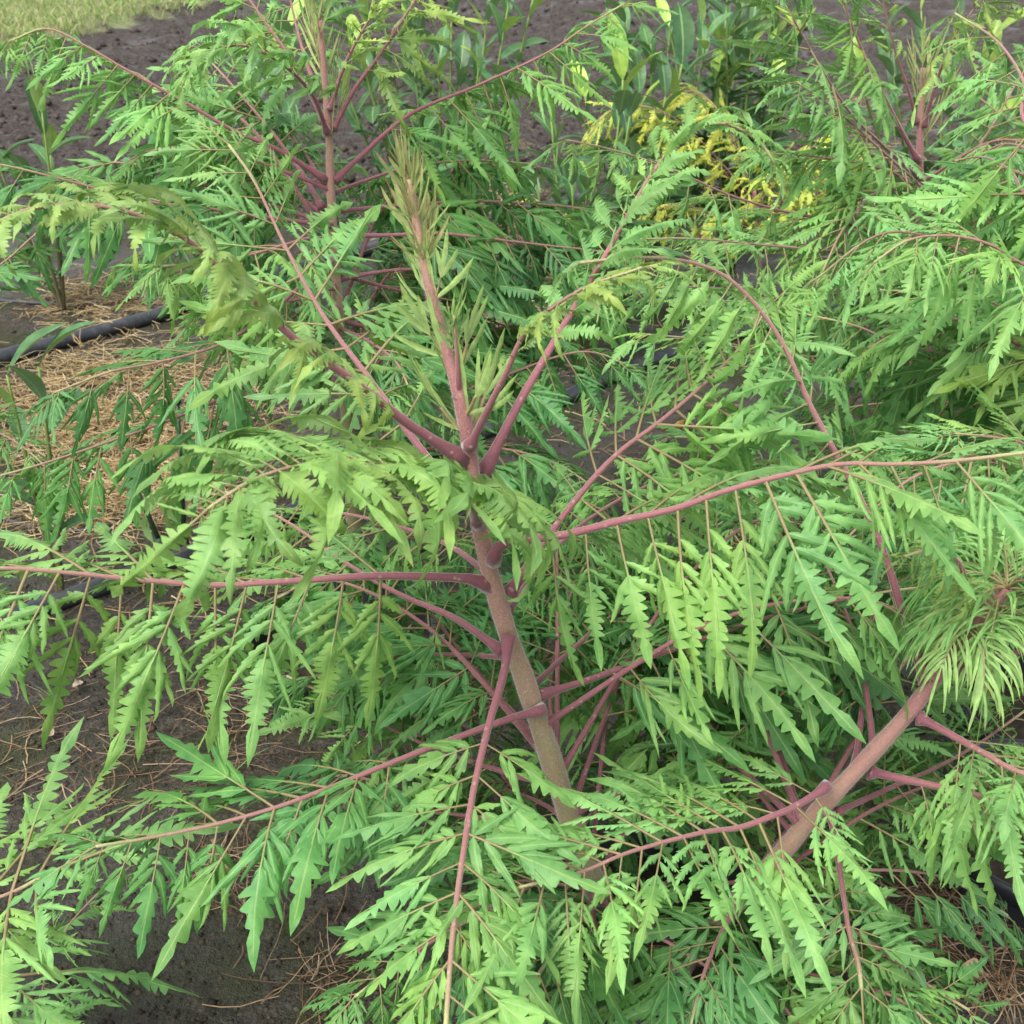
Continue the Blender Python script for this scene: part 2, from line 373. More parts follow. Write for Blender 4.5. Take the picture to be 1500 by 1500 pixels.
    me.polygons.foreach_set('use_smooth', [True] * len(F)); me.materials.append(LEAF); me.update()
    return me
U_ = rnd.uniform
MESH = {'mid': [], 'dark': [], 'young': [], 'flat': []}
for i in range(20):
    s3 = ((U_(.05, .09), U_(.18, .28), U_(46, 66)), (U_(.14, .18), U_(.26, .36), U_(42, 58)), (U_(.23, .28), U_(.32, .44), U_(34, 50)), (U_(.32, .37), U_(.28, .38), U_(28, 42)))
    MESH['mid'].append(leaflet_mesh('cut_leaflet', 100 + i, stalk=.26, subs=s3[rnd.choice([0, 1, 1, 2]):], sub_hw=U_(.029, .038), hw=U_(.068, .096), n=rnd.choice([7, 8, 9]), cut=U_(.22, .36), tip=U_(.28, .42), fold=U_(5, 34), bend=U_(5, 70), wave=.016, start=U_(.34, .40), sag=U_(.1, .7), sub_cut=U_(.42, .6), sub_n=rnd.choice([4, 5, 6])))
for i in range(14):
    s3 = ((U_(.04, .08), U_(.26, .36), U_(48, 62)), (U_(.13, .17), U_(.36, .46), U_(36, 48)), (U_(.23, .28), U_(.40, .50), U_(26, 36)), (U_(.34, .38), U_(.30, .42), U_(22, 30)))
    MESH['dark'].append(leaflet_mesh('broad_leaflet', 200 + i, stalk=.24, subs=s3[rnd.choice([0, 1, 1, 2]):], sub_hw=U_(.033, .043), hw=U_(.082, .110), n=rnd.choice([3, 4, 5]), cut=U_(.32, .46), tip=U_(.34, .42), fold=U_(4, 24), bend=U_(5, 50), wave=.014, start=U_(.34, .40), sub_n=4, sub_cut=U_(.7, .85), sag=U_(.1, .4)))
for i in range(16):
    s3 = ((U_(.06, .10), U_(.18, .28), U_(46, 68)), (U_(.16, .20), U_(.24, .34), U_(40, 56)))
    MESH['young'].append(leaflet_mesh('young_leaflet', 300 + i, stalk=.10, subs=s3[rnd.choice([0, 1, 2]):], sub_hw=U_(.016, .024), hw=U_(.065, .10), n=rnd.choice([7, 8, 9, 10]), cut=U_(.16, .30), tip=U_(.24, .38), fold=U_(5, 50), bend=U_(20, 105), wave=.026, curl=U_(-20, 130), start=U_(.10, .24), sag=U_(.2, .9), sub_cut=.55))
for i in range(12):
    s3 = ((U_(.10, .15), U_(.22, .32), U_(46, 60)), (U_(.21, .25), U_(.32, .44), U_(38, 52)), (U_(.30, .36), U_(.28, .40), U_(32, 46)))
    MESH['flat'].append(leaflet_mesh('cut_leaflet', 400 + i, stalk=.3, subs=s3[rnd.choice([0, 0, 1]):], sub_hw=U_(.029, .038), hw=U_(.074, .100), n=rnd.choice([7, 8, 9]), cut=U_(.25, .38), tip=U_(.34, .44), fold=U_(2, 20), bend=U_(0, 32), wave=.014, start=U_(.36, .42), sag=U_(.0, .35), sub_cut=U_(.45, .62)))
for i in range(14):
    MESH.setdefault('fern', []).append(leaflet_mesh('fern_leaflet', 500 + i, stalk=.07, subs=((U_(.05, .08), U_(.16, .26), U_(50, 66)),) if i % 2 else (), sub_hw=U_(.018, .026), hw=U_(.085, .12), n=rnd.choice([10, 11, 12, 13]), cut=U_(.15, .26), tip=U_(.26, .36), fold=U_(0, 36), bend=U_(70, 140), wave=.030, curl=U_(-30, 60), start=U_(.07, .14), sag=U_(.1, .6), sub_cut=.55))
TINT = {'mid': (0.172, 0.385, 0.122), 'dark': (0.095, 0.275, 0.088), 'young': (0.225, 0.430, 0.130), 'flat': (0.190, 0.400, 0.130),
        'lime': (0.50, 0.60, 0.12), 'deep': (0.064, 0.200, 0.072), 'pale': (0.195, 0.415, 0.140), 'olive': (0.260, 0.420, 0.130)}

def frond(plant, pts, Y, n=9, L=0.14, mesh='mid', tint='mid', g=0.55, t0=0.22, a=30, r0=0.0055, r1=0.0018, jit=0.5, endscale=0.45, name='compound_leaf', term=True, side=None, mass=None, lift=0.0):
    """One compound leaf: a rachis through the given points and opposite leaflets hanging from it."""
    W = [p if isinstance(p, Vector) else at(p[0], p[1], Y + p[2]) for p in pts]
    L *= 1.20; r0 *= .68; r1 *= .72; g *= .86
    n = int(n * (1.5 if mesh in ('young', 'fern') else 1.36) + .5)
    C, LL = spline(W, 40)
    mb = MB(); rad = []
    for i in range(40):
        u = i / 39
        rad.append((r1 + (r0 - r1) * (1 - u) ** 1.7) * (1 + 0.95 * max(0, 1 - u * 14) ** 1.5))
    jr = random.Random(int(abs(C[0].x * 9173 + C[-1].z * 7919 + C[-1].x * 104729)) % 100003 + 1)
    mb.tube(C, rad, 7, wob=0.10)
    base = C[0]
    f = link(name, mb.mesh(name, origin=base), plant, PET); f.location = base - plant.location
    ch = (C[-1] - C[0]); ch.normalize()
    S0 = ch.cross(Vector((0, 0, 1)))
    if side is not None: S0 = Vector(side)
    if S0.length < 0.15: S0 = Vector((1, 0, 0))
    S0.normalize()
    kf = jr.uniform(.88, 1.14); tc = tuple(x * kf for x in TINT[tint])
    def put(p, D, Nn, l):
        D = D.normalized(); Z = (Nn - D * Nn.dot(D))
        if Z.length < 0.05: Z = D.orthogonal()
        Z.normalize(); X = D.cross(Z).normalized()
        M = Matrix((X, D, Z)).transposed(); M = Matrix.Rotation(jr.uniform(-jit, jit), 3, D) @ M
        w = l * jr.uniform(.88, 1.15); me = jr.choice(MESH[mesh])
        M4 = (M @ Matrix.Diagonal((w, l, l))).to_4x4(); M4.translation = p - base
        k = jr.uniform(.80, 1.18); ky = jr.uniform(-.05, .07)
        if jr.random() < .01: ky = jr.uniform(.15, .28)
        c = (tc[0] * k * (1 + ky), tc[1] * k, tc[2] * k * (1 - ky), 1)
        size = l / max(.3, (p - cam.location).length) * (.5 if mass is not None else 1)
        v = p - cam.location; e = Vector((0, math.cos(_p), -math.sin(_p))); up_ = Vector((0, math.sin(_p), math.cos(_p)))
        zx, zy = v.x / v.dot(e), v.dot(up_) / v.dot(e)
        if abs(zx) > .46 or abs(zy) > .50: size *= .05
        LEAFLETS.setdefault(plant.name, []).append((size, f, me, M4, c, base))
    for i in range(n):
        u = i / max(1, n - 1); t = t0 + (0.985 - t0) * u ** 0.92
        idx = min(38, int(t * 39)); p = C[idx].lerp(C[idx + 1], t * 39 - idx)
        T = (C[min(39, idx + 2)] - C[max(0, idx - 1)]).normalized()
        S = (S0 - T * S0.dot(T)).normalized(); U = S.cross(T)
        if U.z < 0 and side is None: U = -U
        prof = (0.78 + 0.22 * math.sin(min(1, u / 0.35) * math.pi / 2)) if u < .35 else 1.0 + (endscale - 1.0) * ((u - .35) / .65) ** 1.2
        for sg in (1, -1):
            aa = R(a + jr.uniform(-10, 10) + 14 * u)
            D = S * sg * math.cos(aa) + T * math.sin(aa) + U * (jr.uniform(0, .25) + lift)
            gg = max(0, min(0.97, g + jr.uniform(-.16, .12) - (.35 if jr.random() < .22 else 0)))
            if S.y * sg > .25: gg *= .5
            D = D * (1 - gg) + Vector((0, 0, -1)) * gg + Vector((jr.uniform(-.12, .12), jr.uniform(-.12, .12), jr.uniform(-.08, .08)))
            Nn = U * (1.05 - gg) + S * sg * (0.25 + gg) + Vector((0, -0.15, 0.15))
            put(p, D, Nn, L * prof * jr.uniform(.82, 1.14))
    if term:
        T = (C[-1] - C[-3]).normalized()
        put(C[-1], T * (1 - g * .6) + Vector((0, 0, -g * .6)), S0.cross(T) if S0.cross(T).z > 0 else -S0.cross(T), L * endscale * 1.25)
    return f

LEAFLETS = {}
def hang_leaflets(plant, most=300):
    """The leaflets that show largest as parts of their own, the rest of the plant's as one part."""
    todo = sorted(LEAFLETS.pop(plant.name, []), key=lambda q: -q[0])
    for size, f, me, M4, c, base in todo[:most]:
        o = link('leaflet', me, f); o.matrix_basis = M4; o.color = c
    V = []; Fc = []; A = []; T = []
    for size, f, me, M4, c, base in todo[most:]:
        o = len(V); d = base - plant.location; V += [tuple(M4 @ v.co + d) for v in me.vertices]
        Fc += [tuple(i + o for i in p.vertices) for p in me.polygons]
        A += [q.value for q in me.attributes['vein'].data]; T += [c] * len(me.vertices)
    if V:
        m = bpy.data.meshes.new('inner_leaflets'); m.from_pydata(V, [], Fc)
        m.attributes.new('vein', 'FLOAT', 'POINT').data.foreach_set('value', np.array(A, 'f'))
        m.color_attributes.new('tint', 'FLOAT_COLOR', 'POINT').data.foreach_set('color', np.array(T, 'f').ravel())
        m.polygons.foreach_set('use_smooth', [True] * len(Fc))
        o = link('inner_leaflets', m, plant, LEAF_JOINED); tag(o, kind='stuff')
def stem(plant, pts, Y, r0, r1, age=(0, 1), seg=14, fuzz=0, name='stem', fl=0.0028):
    W = [p if isinstance(p, Vector) else at(p[0], p[1], Y + p[2]) for p in pts]
    C, LL = spline(W, 60); mb = MB()
    rad = [(r0 + (r1 - r0) * (i / 59) ** 1.1) * (1 + 0.05 * math.sin(i * 1.1)) for i in range(60)]
    ages = [age[0] + (age[1] - age[0]) * i / 59 for i in range(60)]
    mb.tube(C, rad, seg, attr=ages, wob=0.08)
    o = link(name, mb.mesh(name, origin=C[0]), plant, STEM); o.location = C[0] - plant.location
    if fuzz:
        hb = MB(); rr = random.Random(11)
        for _ in range(fuzz):
            i = rr.randrange(0, 59); p = C[i].lerp(C[i + 1], rr.random()); t = (C[i + 1] - C[i]).normalized()
            u = t.orthogonal().normalized(); an = rr.uniform(0, 6.283); d = (Quaternion(t, an) @ u)
            q = p + d * rad[i] * 0.97; e = q + d * fl * rr.uniform(.5, 1.2) + t * fl * rr.uniform(-.4, .7) + d.cross(t) * fl * rr.uniform(-.5, .5)
            w = d.cross(t) * 0.00011
            c = (0.62, 0.52, 0.50)
            k = [hb.vert(q - w, 0, c), hb.vert(q + w, 0, c), hb.vert(e, 0, c)]; hb.f.append(tuple(k))
        h = link('stem_fuzz', hb.mesh('stem_fuzz', False, origin=C[0]), o, FUZZ); tag(h, kind='stuff')
    return o, C

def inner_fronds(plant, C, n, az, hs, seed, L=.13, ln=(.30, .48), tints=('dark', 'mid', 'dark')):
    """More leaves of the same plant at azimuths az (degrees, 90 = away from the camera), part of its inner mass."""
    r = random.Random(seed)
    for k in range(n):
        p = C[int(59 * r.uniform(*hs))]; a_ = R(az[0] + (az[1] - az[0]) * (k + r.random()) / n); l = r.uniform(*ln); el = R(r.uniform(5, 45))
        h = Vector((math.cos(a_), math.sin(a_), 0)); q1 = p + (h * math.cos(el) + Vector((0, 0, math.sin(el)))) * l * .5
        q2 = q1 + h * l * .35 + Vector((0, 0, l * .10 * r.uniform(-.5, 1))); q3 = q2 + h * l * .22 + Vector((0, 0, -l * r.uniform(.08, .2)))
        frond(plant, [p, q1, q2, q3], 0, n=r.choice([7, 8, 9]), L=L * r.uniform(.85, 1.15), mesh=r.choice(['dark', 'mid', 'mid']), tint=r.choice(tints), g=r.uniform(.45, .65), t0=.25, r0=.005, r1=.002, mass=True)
def young_leaf(plant, p0, axis, length, pairs=8, ll=0.045, spread=35, cols=None, droop=0.3, w=0.0032, seed=0, name='young_leaf', strands=5):
    """A tiny unfolding leaf: thin rachis with narrow toothed leaflets."""
    r = random.Random(seed); mb = MB(); axis = axis.normalized()
    c0, c1 = cols or ((0.40, 0.42, 0.13), (0.30, 0.34, 0.08))
    cst = (0.44, 0.36, 0.18)
    pts = []; p = p0.copy(); d = axis.copy(); st = length / 12
    for i in range(13):
        pts.append(p.copy()); d = (d + Vector((0, 0, -droop / 12)) + Vector((r.uniform(-.03, .03), r.uniform(-.03, .03), 0))).normalized(); p = p + d * st
    nv = len(mb.v); mb.tube(pts, [(0.0022 if w > .0018 else .0013) - 0.0008 * i / 12 for i in range(13)], 5)
    for i in range(nv, len(mb.v)): mb.c[i] = cst
    S0 = axis.cross(Vector((0, 0, 1))); S0 = S0.normalized() if S0.length > .05 else Vector((1, 0, 0))
    S0 = Quaternion(axis, r.uniform(0, 3.14)) @ S0
    def strip(q, D, l, n_up):
        D = D.normalized(); X = D.cross(n_up); X = X.normalized() if X.length > .01 else D.orthogonal().normalized()
        pr = None; dd = D.copy(); qq = q.copy(); m = 6
        kk = r.uniform(.8, 1.25)
        for k in range(m + 1):
            t = k / m; ww = w * (0.4 + 1.1 * math.sin(math.pi * min(1, t * .9 + .08))) * ((1.5 if k % 2 else 0.75) if w > .0027 else (1.15 if k % 2 else .9))
            if k == m: ww = 0.0002
            c = tuple((a * (1 - t) + b * t) * kk for a, b in zip(c0, c1))
            cur = (mb.vert(qq - X * ww - n_up * ww * .5, 0, c), mb.vert(qq, 0, c), mb.vert(qq + X * ww - n_up * ww * .5, 0, c))
            if pr: mb.f.append((pr[0], pr[1], cur[1], cur[0])); mb.f.append((pr[1], pr[2], cur[2], cur[1]))
            pr = cur; dd = (dd + Vector((0, 0, -droop * .35 * t)) + X * r.uniform(-.06, .06)).normalized(); qq = qq + dd * l / m
    for i in range(pairs):
        t = 0.22 + 0.76 * i / (pairs - 1); k = min(11, int(t * 12)); q = pts[k].lerp(pts[k + 1], t * 12 - k); T = (pts[k + 1] - pts[k]).normalized()
        for sg in (1, -1):
            sp = R(spread + r.uniform(-10, 10)) * (1.15 - 0.5 * t)
            D = S0 * sg * math.sin(sp) + T * math.cos(sp)
            strip(q, D, ll * r.uniform(.7, 1.2) * (1.1 - 0.5 * t), S0.cross(T))
    strip(pts[-1], (pts[-1] - pts[-2]), ll * .8, S0.cross(axis))
    me = mb.mesh(name, origin=p0)
    o = link(name, me, plant, YOUNG); o.location = p0 - plant.location
    return o

# ------------------------------------------------------------------ pots, pipes, tubes, stakes
def pot(c, r, h, label, lean=0.0, fill=0.045):
    t = thing('plant_pot', label, 'pot', c, 'black nursery pots')
    prof = [(r * .88, -.06), (r * .89, -.056), (r * .95, h - .035), (r * .955, h - .03), (r * 1.02, h - .028), (r * 1.03, h - .004), (r * 1.015, h), (r * .97, h), (r * .955, h - .006), (r * .93, h - .05), (r * .9, h - .075)]
    n = 56; mb = MB()
    for (a, z) in prof:
        for k in range(n): mb.vert((a * math.cos(2 * math.pi * k / n), a * math.sin(2 * math.pi * k / n), z))
    for i in range(len(prof) - 1):
        for k in range(n): mb.f.append((i * n + k, i * n + (k + 1) % n, (i + 1) * n + (k + 1) % n, (i + 1) * n + k))
    mb.f.append(tuple(reversed(range(n)))); mb.f.append(tuple(range((len(prof) - 1) * n, len(prof) * n)))
    link('pot_wall', mb.mesh('pot_wall'), t, POTM)
    sb = MB(); rr = random.Random(int(r * 1e4 + c[0] * 100)); zf = h - fill
    rings = 9; sb.vert((0, 0, zf), 0, (.05, .04, .03))
    for i in range(1, rings + 1):
        for k in range(40):
            q = r * .935 * i / rings; an = 2 * math.pi * k / 40
            v = Vector((q * math.cos(an), q * math.sin(an), 0))
            cc = rr.uniform(.6, 1.4); sb.vert((v.x, v.y, zf + 0.012 * noise.noise((v + c) * 22) + .004 * rr.random()), 0, (.050 * cc, .040 * cc, .030 * cc))
    for k in range(40): sb.f.append((0, 1 + k, 1 + (k + 1) % 40))
    for i in range(rings - 1):
        for k in range(40):
            a = 1 + i * 40; sb.f.append((a + k, a + 40 + k, a + 40 + (k + 1) % 40, a + (k + 1) % 40))
    link('potting_soil', sb.mesh('potting_soil'), t, DEAD)
    t.rotation_euler = (lean, 0, 0)
    return t
def on_ground(px, py, z): 
    p = gnd(px, py, z); p.z = ground_h(p.x, p.y) + z; return p
def hose(name, pix, rad, label, cat, mat, lift=1.0, seg=12, group=None):
    P = [on_ground(a, b, rad * lift) for a, b in pix]
    C, LL = spline(P, 90); mb = MB(); mb.tube(C, rad, seg)
    o = link(name, mb.mesh(name, origin=C[0]), None, mat); o.location = C[0]; tag(o, label, cat, group); return o
hose('irrigation_pipe', [(-260, 985), (-60, 930), (150, 858), (300, 803), (400, 765), (560, 690), (690, 640), (790, 597), (900, 548), (1050, 500), (1300, 430)], 0.0180,
     'thick black irrigation pipe running behind the central sumac stem', 'pipe', PIPE, group='irrigation pipes')
hose('irrigation_pipe', [(-200, 585), (-40, 538), (90, 498), (230, 461), (330, 425), (520, 370), (800, 300), (1100, 240)], 0.0205,
     'thick black irrigation pipe across the straw near the upper left edge', 'pipe', PIPE, group='irrigation pipes')
hose('drip_tube', [(-60, 735), (0, 756), (50, 770), (110, 775), (180, 768), (240, 758), (300, 750), (420, 720)], 0.0038,
     'thin black drip tube curving past the two green stakes', 'drip tube', PIPE, group='drip tubes')
hose('drip_tube', [(-40, 436), (40, 441), (110, 445), (170, 441), (215, 433), (330, 420)], 0.0045,
     'thin black drip tube on straw beside the upper left pipe', 'drip tube', PIPE, group='drip tubes')
hose('drip_tube', [(300, 800), (315, 806), (340, 808), (370, 807), (420, 815), (520, 800)], 0.0042,
     'short black drip tube looping off the pipe behind the arched leaf', 'drip tube', PIPE, group='drip tubes')
for top, bot, lab in (((193, 700), (242, 815), 'dark green leaning drip stake with a clear sleeve, under shaded leaves'), ((260, 590), (272, 822), 'taller upright dark green stake beside the pipe')):
    b = on_ground(bot[0], bot[1], -0.02); t = at(top[0], top[1], b.y + 0.01)
    st = thing('drip_stake', lab, 'stake', b, 'drip stakes')
    mb = MB(); mb.tube([b, b.lerp(t, .5), t], [.0058, .0055, .0042], 8); mb.tube([t, t + (t - b) * .03], [.0075, .006], 8)
    link('rod', mb.mesh('rod', origin=b), st, STAKE)
    mb = MB(); mb.tube([b + (t - b) * .05, b + (t - b) * .2], [.009, .009], 10)
    link('sleeve', mb.mesh('sleeve', origin=b), st, STAKE)

YM, YB, YR = 1.00, 1.72, 2.45
main_base = gnd(905, 1385, 0.06); main_base.z = 0
pot(Vector((main_base.x + .05, main_base.y + .02, ground_h(main_base.x, main_base.y))), .155, .085, 'black nursery pot under the central sumac, mostly hidden by leaves')
bp = gnd(500, 918, .10); pot(Vector((bp.x, bp.y, 0.0)), .160, .10, 'black nursery pot behind the left-spreading leaf of the central sumac', fill=.05)
rp = gnd(1535, 1195, .09); pot(Vector((rp.x, rp.y, 0.0)), .165, .09, 'black nursery pot cut by the lower right edge of the frame', fill=.05)
rp2 = gnd(1540, 1030, .08); pot(Vector((rp2.x, rp2.y, 0.0)), .14, .08, 'black nursery pot behind the leaning sumac at the right edge')

# ------------------------------------------------------------------ the central sumac
G_S = 'cut-leaved sumac plants'
M_ = thing('sumac_shrub', 'central cut-leaved sumac with pink fuzzy stem and upright spire of young leaves', 'shrub', Vector((main_base.x, main_base.y, 0.05)), G_S)
_, MC = stem(M_, [Vector((main_base.x, main_base.y, .05)), (865, 1280, 0), (832, 1190, 0), (800, 1090, 0), (770, 1000, 0), (738, 910, 0), (713, 820, 0), (698, 740, 0), (687, 655, 0), (672, 575, .0), (650, 500, .01), (628, 415, .01), (614, 350, .015), (604, 295, .02), (598, 262, .02)], YM, .0165, .0034, (0.0, 1.0), fuzz=26000)
F = lambda pts, **k: frond(M_, pts, YM, **k); IN_ = []
F([(678, 672, 0), (600, 622, -.02), (520, 560, -.04), (430, 495, -.06), (345, 415, -.07), (265, 345, -.09), (165, 305, -.11), (60, 303, -.13), (-10, 330, -.15), (-50, 365, -.16)], n=15, L=.092, mesh='fern', tint='olive', g=.22, lift=.38, t0=.2, r0=.0080, r1=.002, jit=.9)
F([(694, 745, .012), (630, 675, .06), (545, 560, .14), (475, 465, .20), (420, 365, .25), (372, 265, .29), (335, 212, .31)], n=9, L=.155, mesh='mid', tint='pale', g=.45, t0=.25, r0=.0068, r1=.002)
F([(708, 695, .01), (760, 592, .04), (830, 470, .08), (900, 352, .12), (955, 255, .16), (1005, 198, .18), (1055, 180, .19), (1110, 205, .18), (1135, 240, .17)], n=11, L=.085, mesh='fern', tint='pale', g=.25, lift=.45, t0=.3, r0=.0074, r1=.002)
F([(688, 655, -.012), (712, 605, -.03), (742, 545, -.05), (775, 480, -.06), (850, 425, -.08), (940, 392, -.10)], n=8, L=.065, mesh='young', tint='olive', g=.2, t0=.45, r0=.0062, r1=.0015, endscale=.6)
F([(672, 580, .0), (671, 545, -.006), (668, 500, -.008), (665, 462, -.008)], n=4, L=.03, mesh='young', tint='olive', g=.0, t0=.55, r0=.005, r1=.0014, a=60)
F([(700, 768, -.012), (690, 742, -.05), (640, 712, -.10), (570, 692, -.15), (500, 680, -.19), (430, 684, -.22), (365, 706, -.245), (305, 745, -.265)], n=22, L=.122, mesh='fern', tint='young', g=.28, lift=.45, t0=.03, r0=.0058, r1=.0018, endscale=.75, a=15, jit=.9)
F([(716, 858, 0), (690, 848, -.01), (640, 845, -.015), (540, 844, -.03), (400, 853, -.05), (310, 857, -.06), (200, 849, -.07), (100, 839, -.08), (0, 832, -.09), (-110, 836, -.10)], n=11, L=.165, mesh='flat', tint='pale', g=.72, t0=.22, r0=.0070, r1=.0022, jit=.35, endscale=.8)
F([(737, 955, .01), (665, 905, .05), (580, 868, .10), (500, 820, .15), (420, 764, .20), (330, 720, .25)], n=8, L=.13, mesh='dark', tint='mid', g=.72, t0=.2, r0=.0062, r1=.0018)
F([(745, 930, -.016), (738, 985, -.04), (716, 1062, -.09), (695, 1150, -.15), (680, 1240, -.21), (666, 1340, -.27), (658, 1430, -.31), (652, 1520, -.35)], n=7, L=.105, mesh='dark', tint='mid', g=.30, t0=.30, r0=.0066, r1=.003, a=22, jit=.3, endscale=1.0)
F([(744, 872, .006), (800, 790, .04), (860, 712, .08), (910, 660, .10), (970, 615, .12), (1042, 553, .15), (1092, 500, .18), (1125, 450, .20)], n=9, L=.145, mesh='mid', tint='mid', g=.55, t0=.3, r0=.0068, r1=.002)
F([(722, 822, -.004), (735, 797, -.015), (775, 790, -.02), (830, 783, -.03), (900, 765, -.04), (990, 745, -.05), (1060, 720, -.06), (1150, 696, -.07), (1230, 680, -.08), (1310, 680, -.09), (1400, 675, -.10), (1510, 662, -.11)], n=12, L=.145, mesh='mid', tint='pale', g=.72, t0=.16, r0=.0072, r1=.0022, jit=.35, endscale=.65)
F([(790, 1018, .005), (870, 993, .03), (960, 960, .05), (1060, 925, .08), (1140, 900, .1), (1267, 872, .13), (1350, 860, .15)], n=8, L=.165, mesh='dark', tint='dark', g=.8, t0=.18, r0=.0060, r1=.002, jit=.35)
F([(796, 1040, -.014), (735, 1057, -.04), (600, 1107, -.08), (500, 1147, -.11), (413, 1180, -.14), (313, 1208, -.16), (215, 1228, -.18), (140, 1240, -.2)], n=8, L=.135, mesh='dark', tint='dark', g=.66, t0=.38, r0=.0060, r1=.002, jit=.4)
F([(815, 1150, .005), (760, 1137, .04), (690, 1115, .08), (617, 1088, .12), (560, 1060, .15), (500, 1028, .18), (420, 990, .22)], n=8, L=.13, mesh='mid', tint='mid', g=.65, t0=.25, r0=.0055, r1=.002)
F([(842, 1188, .0), (900, 1165, .03), (950, 1150, .05), (1020, 1125, .08), (1110, 1090, .12), (1200, 1060, .15)], n=7, L=.13, mesh='dark', tint='mid', g=.6, t0=.22, r0=.0058, r1=.002)
F([(836, 1200, .01), (812, 1085, .05), (806, 1000, .10), (820, 930, .15), (840, 860, .2), (880, 790, .26)], n=7, L=.13, mesh='mid', tint='mid', g=.6, t0=.45, r0=.0056, r1=.002, mass=IN_)
F([(872, 1300, -.01), (868, 1340, -.03), (888, 1415, -.07), (912, 1495, -.11), (930, 1560, -.14)], n=6, L=.10, mesh='dark', tint='mid', g=.3, t0=.1, r0=.0052, r1=.003, a=20)
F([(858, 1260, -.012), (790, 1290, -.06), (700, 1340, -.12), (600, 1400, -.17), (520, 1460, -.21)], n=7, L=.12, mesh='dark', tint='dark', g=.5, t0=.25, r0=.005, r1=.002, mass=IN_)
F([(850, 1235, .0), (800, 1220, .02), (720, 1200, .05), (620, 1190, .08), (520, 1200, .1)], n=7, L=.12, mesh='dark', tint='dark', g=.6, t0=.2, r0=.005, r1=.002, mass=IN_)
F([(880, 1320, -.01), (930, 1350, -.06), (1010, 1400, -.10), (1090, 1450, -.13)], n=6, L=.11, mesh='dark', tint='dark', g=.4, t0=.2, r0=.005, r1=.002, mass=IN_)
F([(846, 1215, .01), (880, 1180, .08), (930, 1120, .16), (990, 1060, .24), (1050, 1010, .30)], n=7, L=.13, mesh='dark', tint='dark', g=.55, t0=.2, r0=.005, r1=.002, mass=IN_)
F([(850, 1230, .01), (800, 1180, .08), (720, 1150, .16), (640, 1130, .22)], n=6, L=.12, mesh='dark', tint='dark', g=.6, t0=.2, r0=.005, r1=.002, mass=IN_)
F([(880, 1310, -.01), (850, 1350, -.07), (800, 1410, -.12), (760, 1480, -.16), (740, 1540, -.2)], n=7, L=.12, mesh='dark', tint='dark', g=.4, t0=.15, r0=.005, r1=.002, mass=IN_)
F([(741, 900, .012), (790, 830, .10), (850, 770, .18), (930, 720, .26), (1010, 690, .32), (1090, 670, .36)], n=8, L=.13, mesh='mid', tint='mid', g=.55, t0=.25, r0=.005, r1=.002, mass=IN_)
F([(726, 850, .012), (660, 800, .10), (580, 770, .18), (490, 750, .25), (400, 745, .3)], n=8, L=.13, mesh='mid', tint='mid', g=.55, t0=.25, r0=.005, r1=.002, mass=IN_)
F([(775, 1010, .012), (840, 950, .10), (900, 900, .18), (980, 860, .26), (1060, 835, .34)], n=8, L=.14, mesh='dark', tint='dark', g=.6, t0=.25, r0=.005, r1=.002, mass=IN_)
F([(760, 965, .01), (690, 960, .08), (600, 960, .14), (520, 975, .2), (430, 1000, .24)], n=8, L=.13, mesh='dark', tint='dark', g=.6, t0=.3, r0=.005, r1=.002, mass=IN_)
# young leaves along the spire and at its tip
for k in range(14):
    i = 46 + int(k * 13 / 13.9); u = k / 13; yaw = (k % 2) * 180 + rnd.uniform(-55, 55); up = 46 + 24 * u
    d = Vector((math.cos(R(yaw)) * math.cos(R(up)), math.sin(R(yaw)) * math.cos(R(up)), math.sin(R(up)))) + Vector((-.10, 0, 0))
    young_leaf(M_, MC[i], d, .040 - .018 * u, 2, .078 - .034 * u, 25, ((.38, .50, .19), (.30, .46, .13)) if k < 10 else ((.40, .48, .19), (.36, .36, .14)), -.38, .0021 - .0009 * u, 50 + k)
for k in range(20):
    yaw = k * 137.5; up = 64 + (k % 5) * 4
    d = Vector((math.cos(R(yaw)) * math.cos(R(up)), math.sin(R(yaw)) * math.cos(R(up)), math.sin(R(up)))) + Vector((-.16, 0, 0))
    young_leaf(M_, MC[55 + k % 5], d, .014, 2, .036, 34, ((.40, .48, .19), (.38, .26, .14)) if k % 2 else ((.40, .52, .19), (.34, .48, .15)), -.2, .0007, 80 + k)

# ------------------------------------------------------------------ the leaning sumac at lower right
rb = Vector((main_base.x + .075, main_base.y - .03, .05))
Q_ = thing('sumac_shrub', 'cut-leaved sumac leaning to the lower right with drooping feathery tip', 'shrub', rb, G_S)
_, QC = stem(Q_, [rb, (1020, 1385, -.03), (1110, 1290, -.03), (1190, 1197, -.03), (1265, 1117, -.03), (1330, 1045, -.03), (1378, 982, -.03), (1420, 925, -.03), (1450, 890, -.02), (1475, 862, -.02)], YM, .0126, .0060, (0.28, .85), fuzz=20000)
F = lambda pts, **k: frond(Q_, pts, YM - .03, **k)
F([(1360, 1000, 0), (1325, 905, .04), (1295, 810, .07), (1262, 735, .10), (1222, 660, .12), (1185, 590, .14), (1150, 510, .16), (1108, 448, .17), (1055, 400, .17), (990, 380, .16), (920, 378, .14), (850, 385, .12)], n=14, L=.115, mesh='young', tint='pale', g=.58, t0=.3, r0=.0072, r1=.002)
F([(1212, 1152, -.02), (1167, 1180, -.05), (1127, 1197, -.07), (1080, 1213, -.09), (1027, 1220, -.11), (923, 1248, -.14), (850, 1278, -.17), (760, 1300, -.2)], n=12, L=.135, mesh='flat', tint='pale', g=.38, t0=.06, r0=.0058, r1=.002, a=18, jit=.4, endscale=.7)
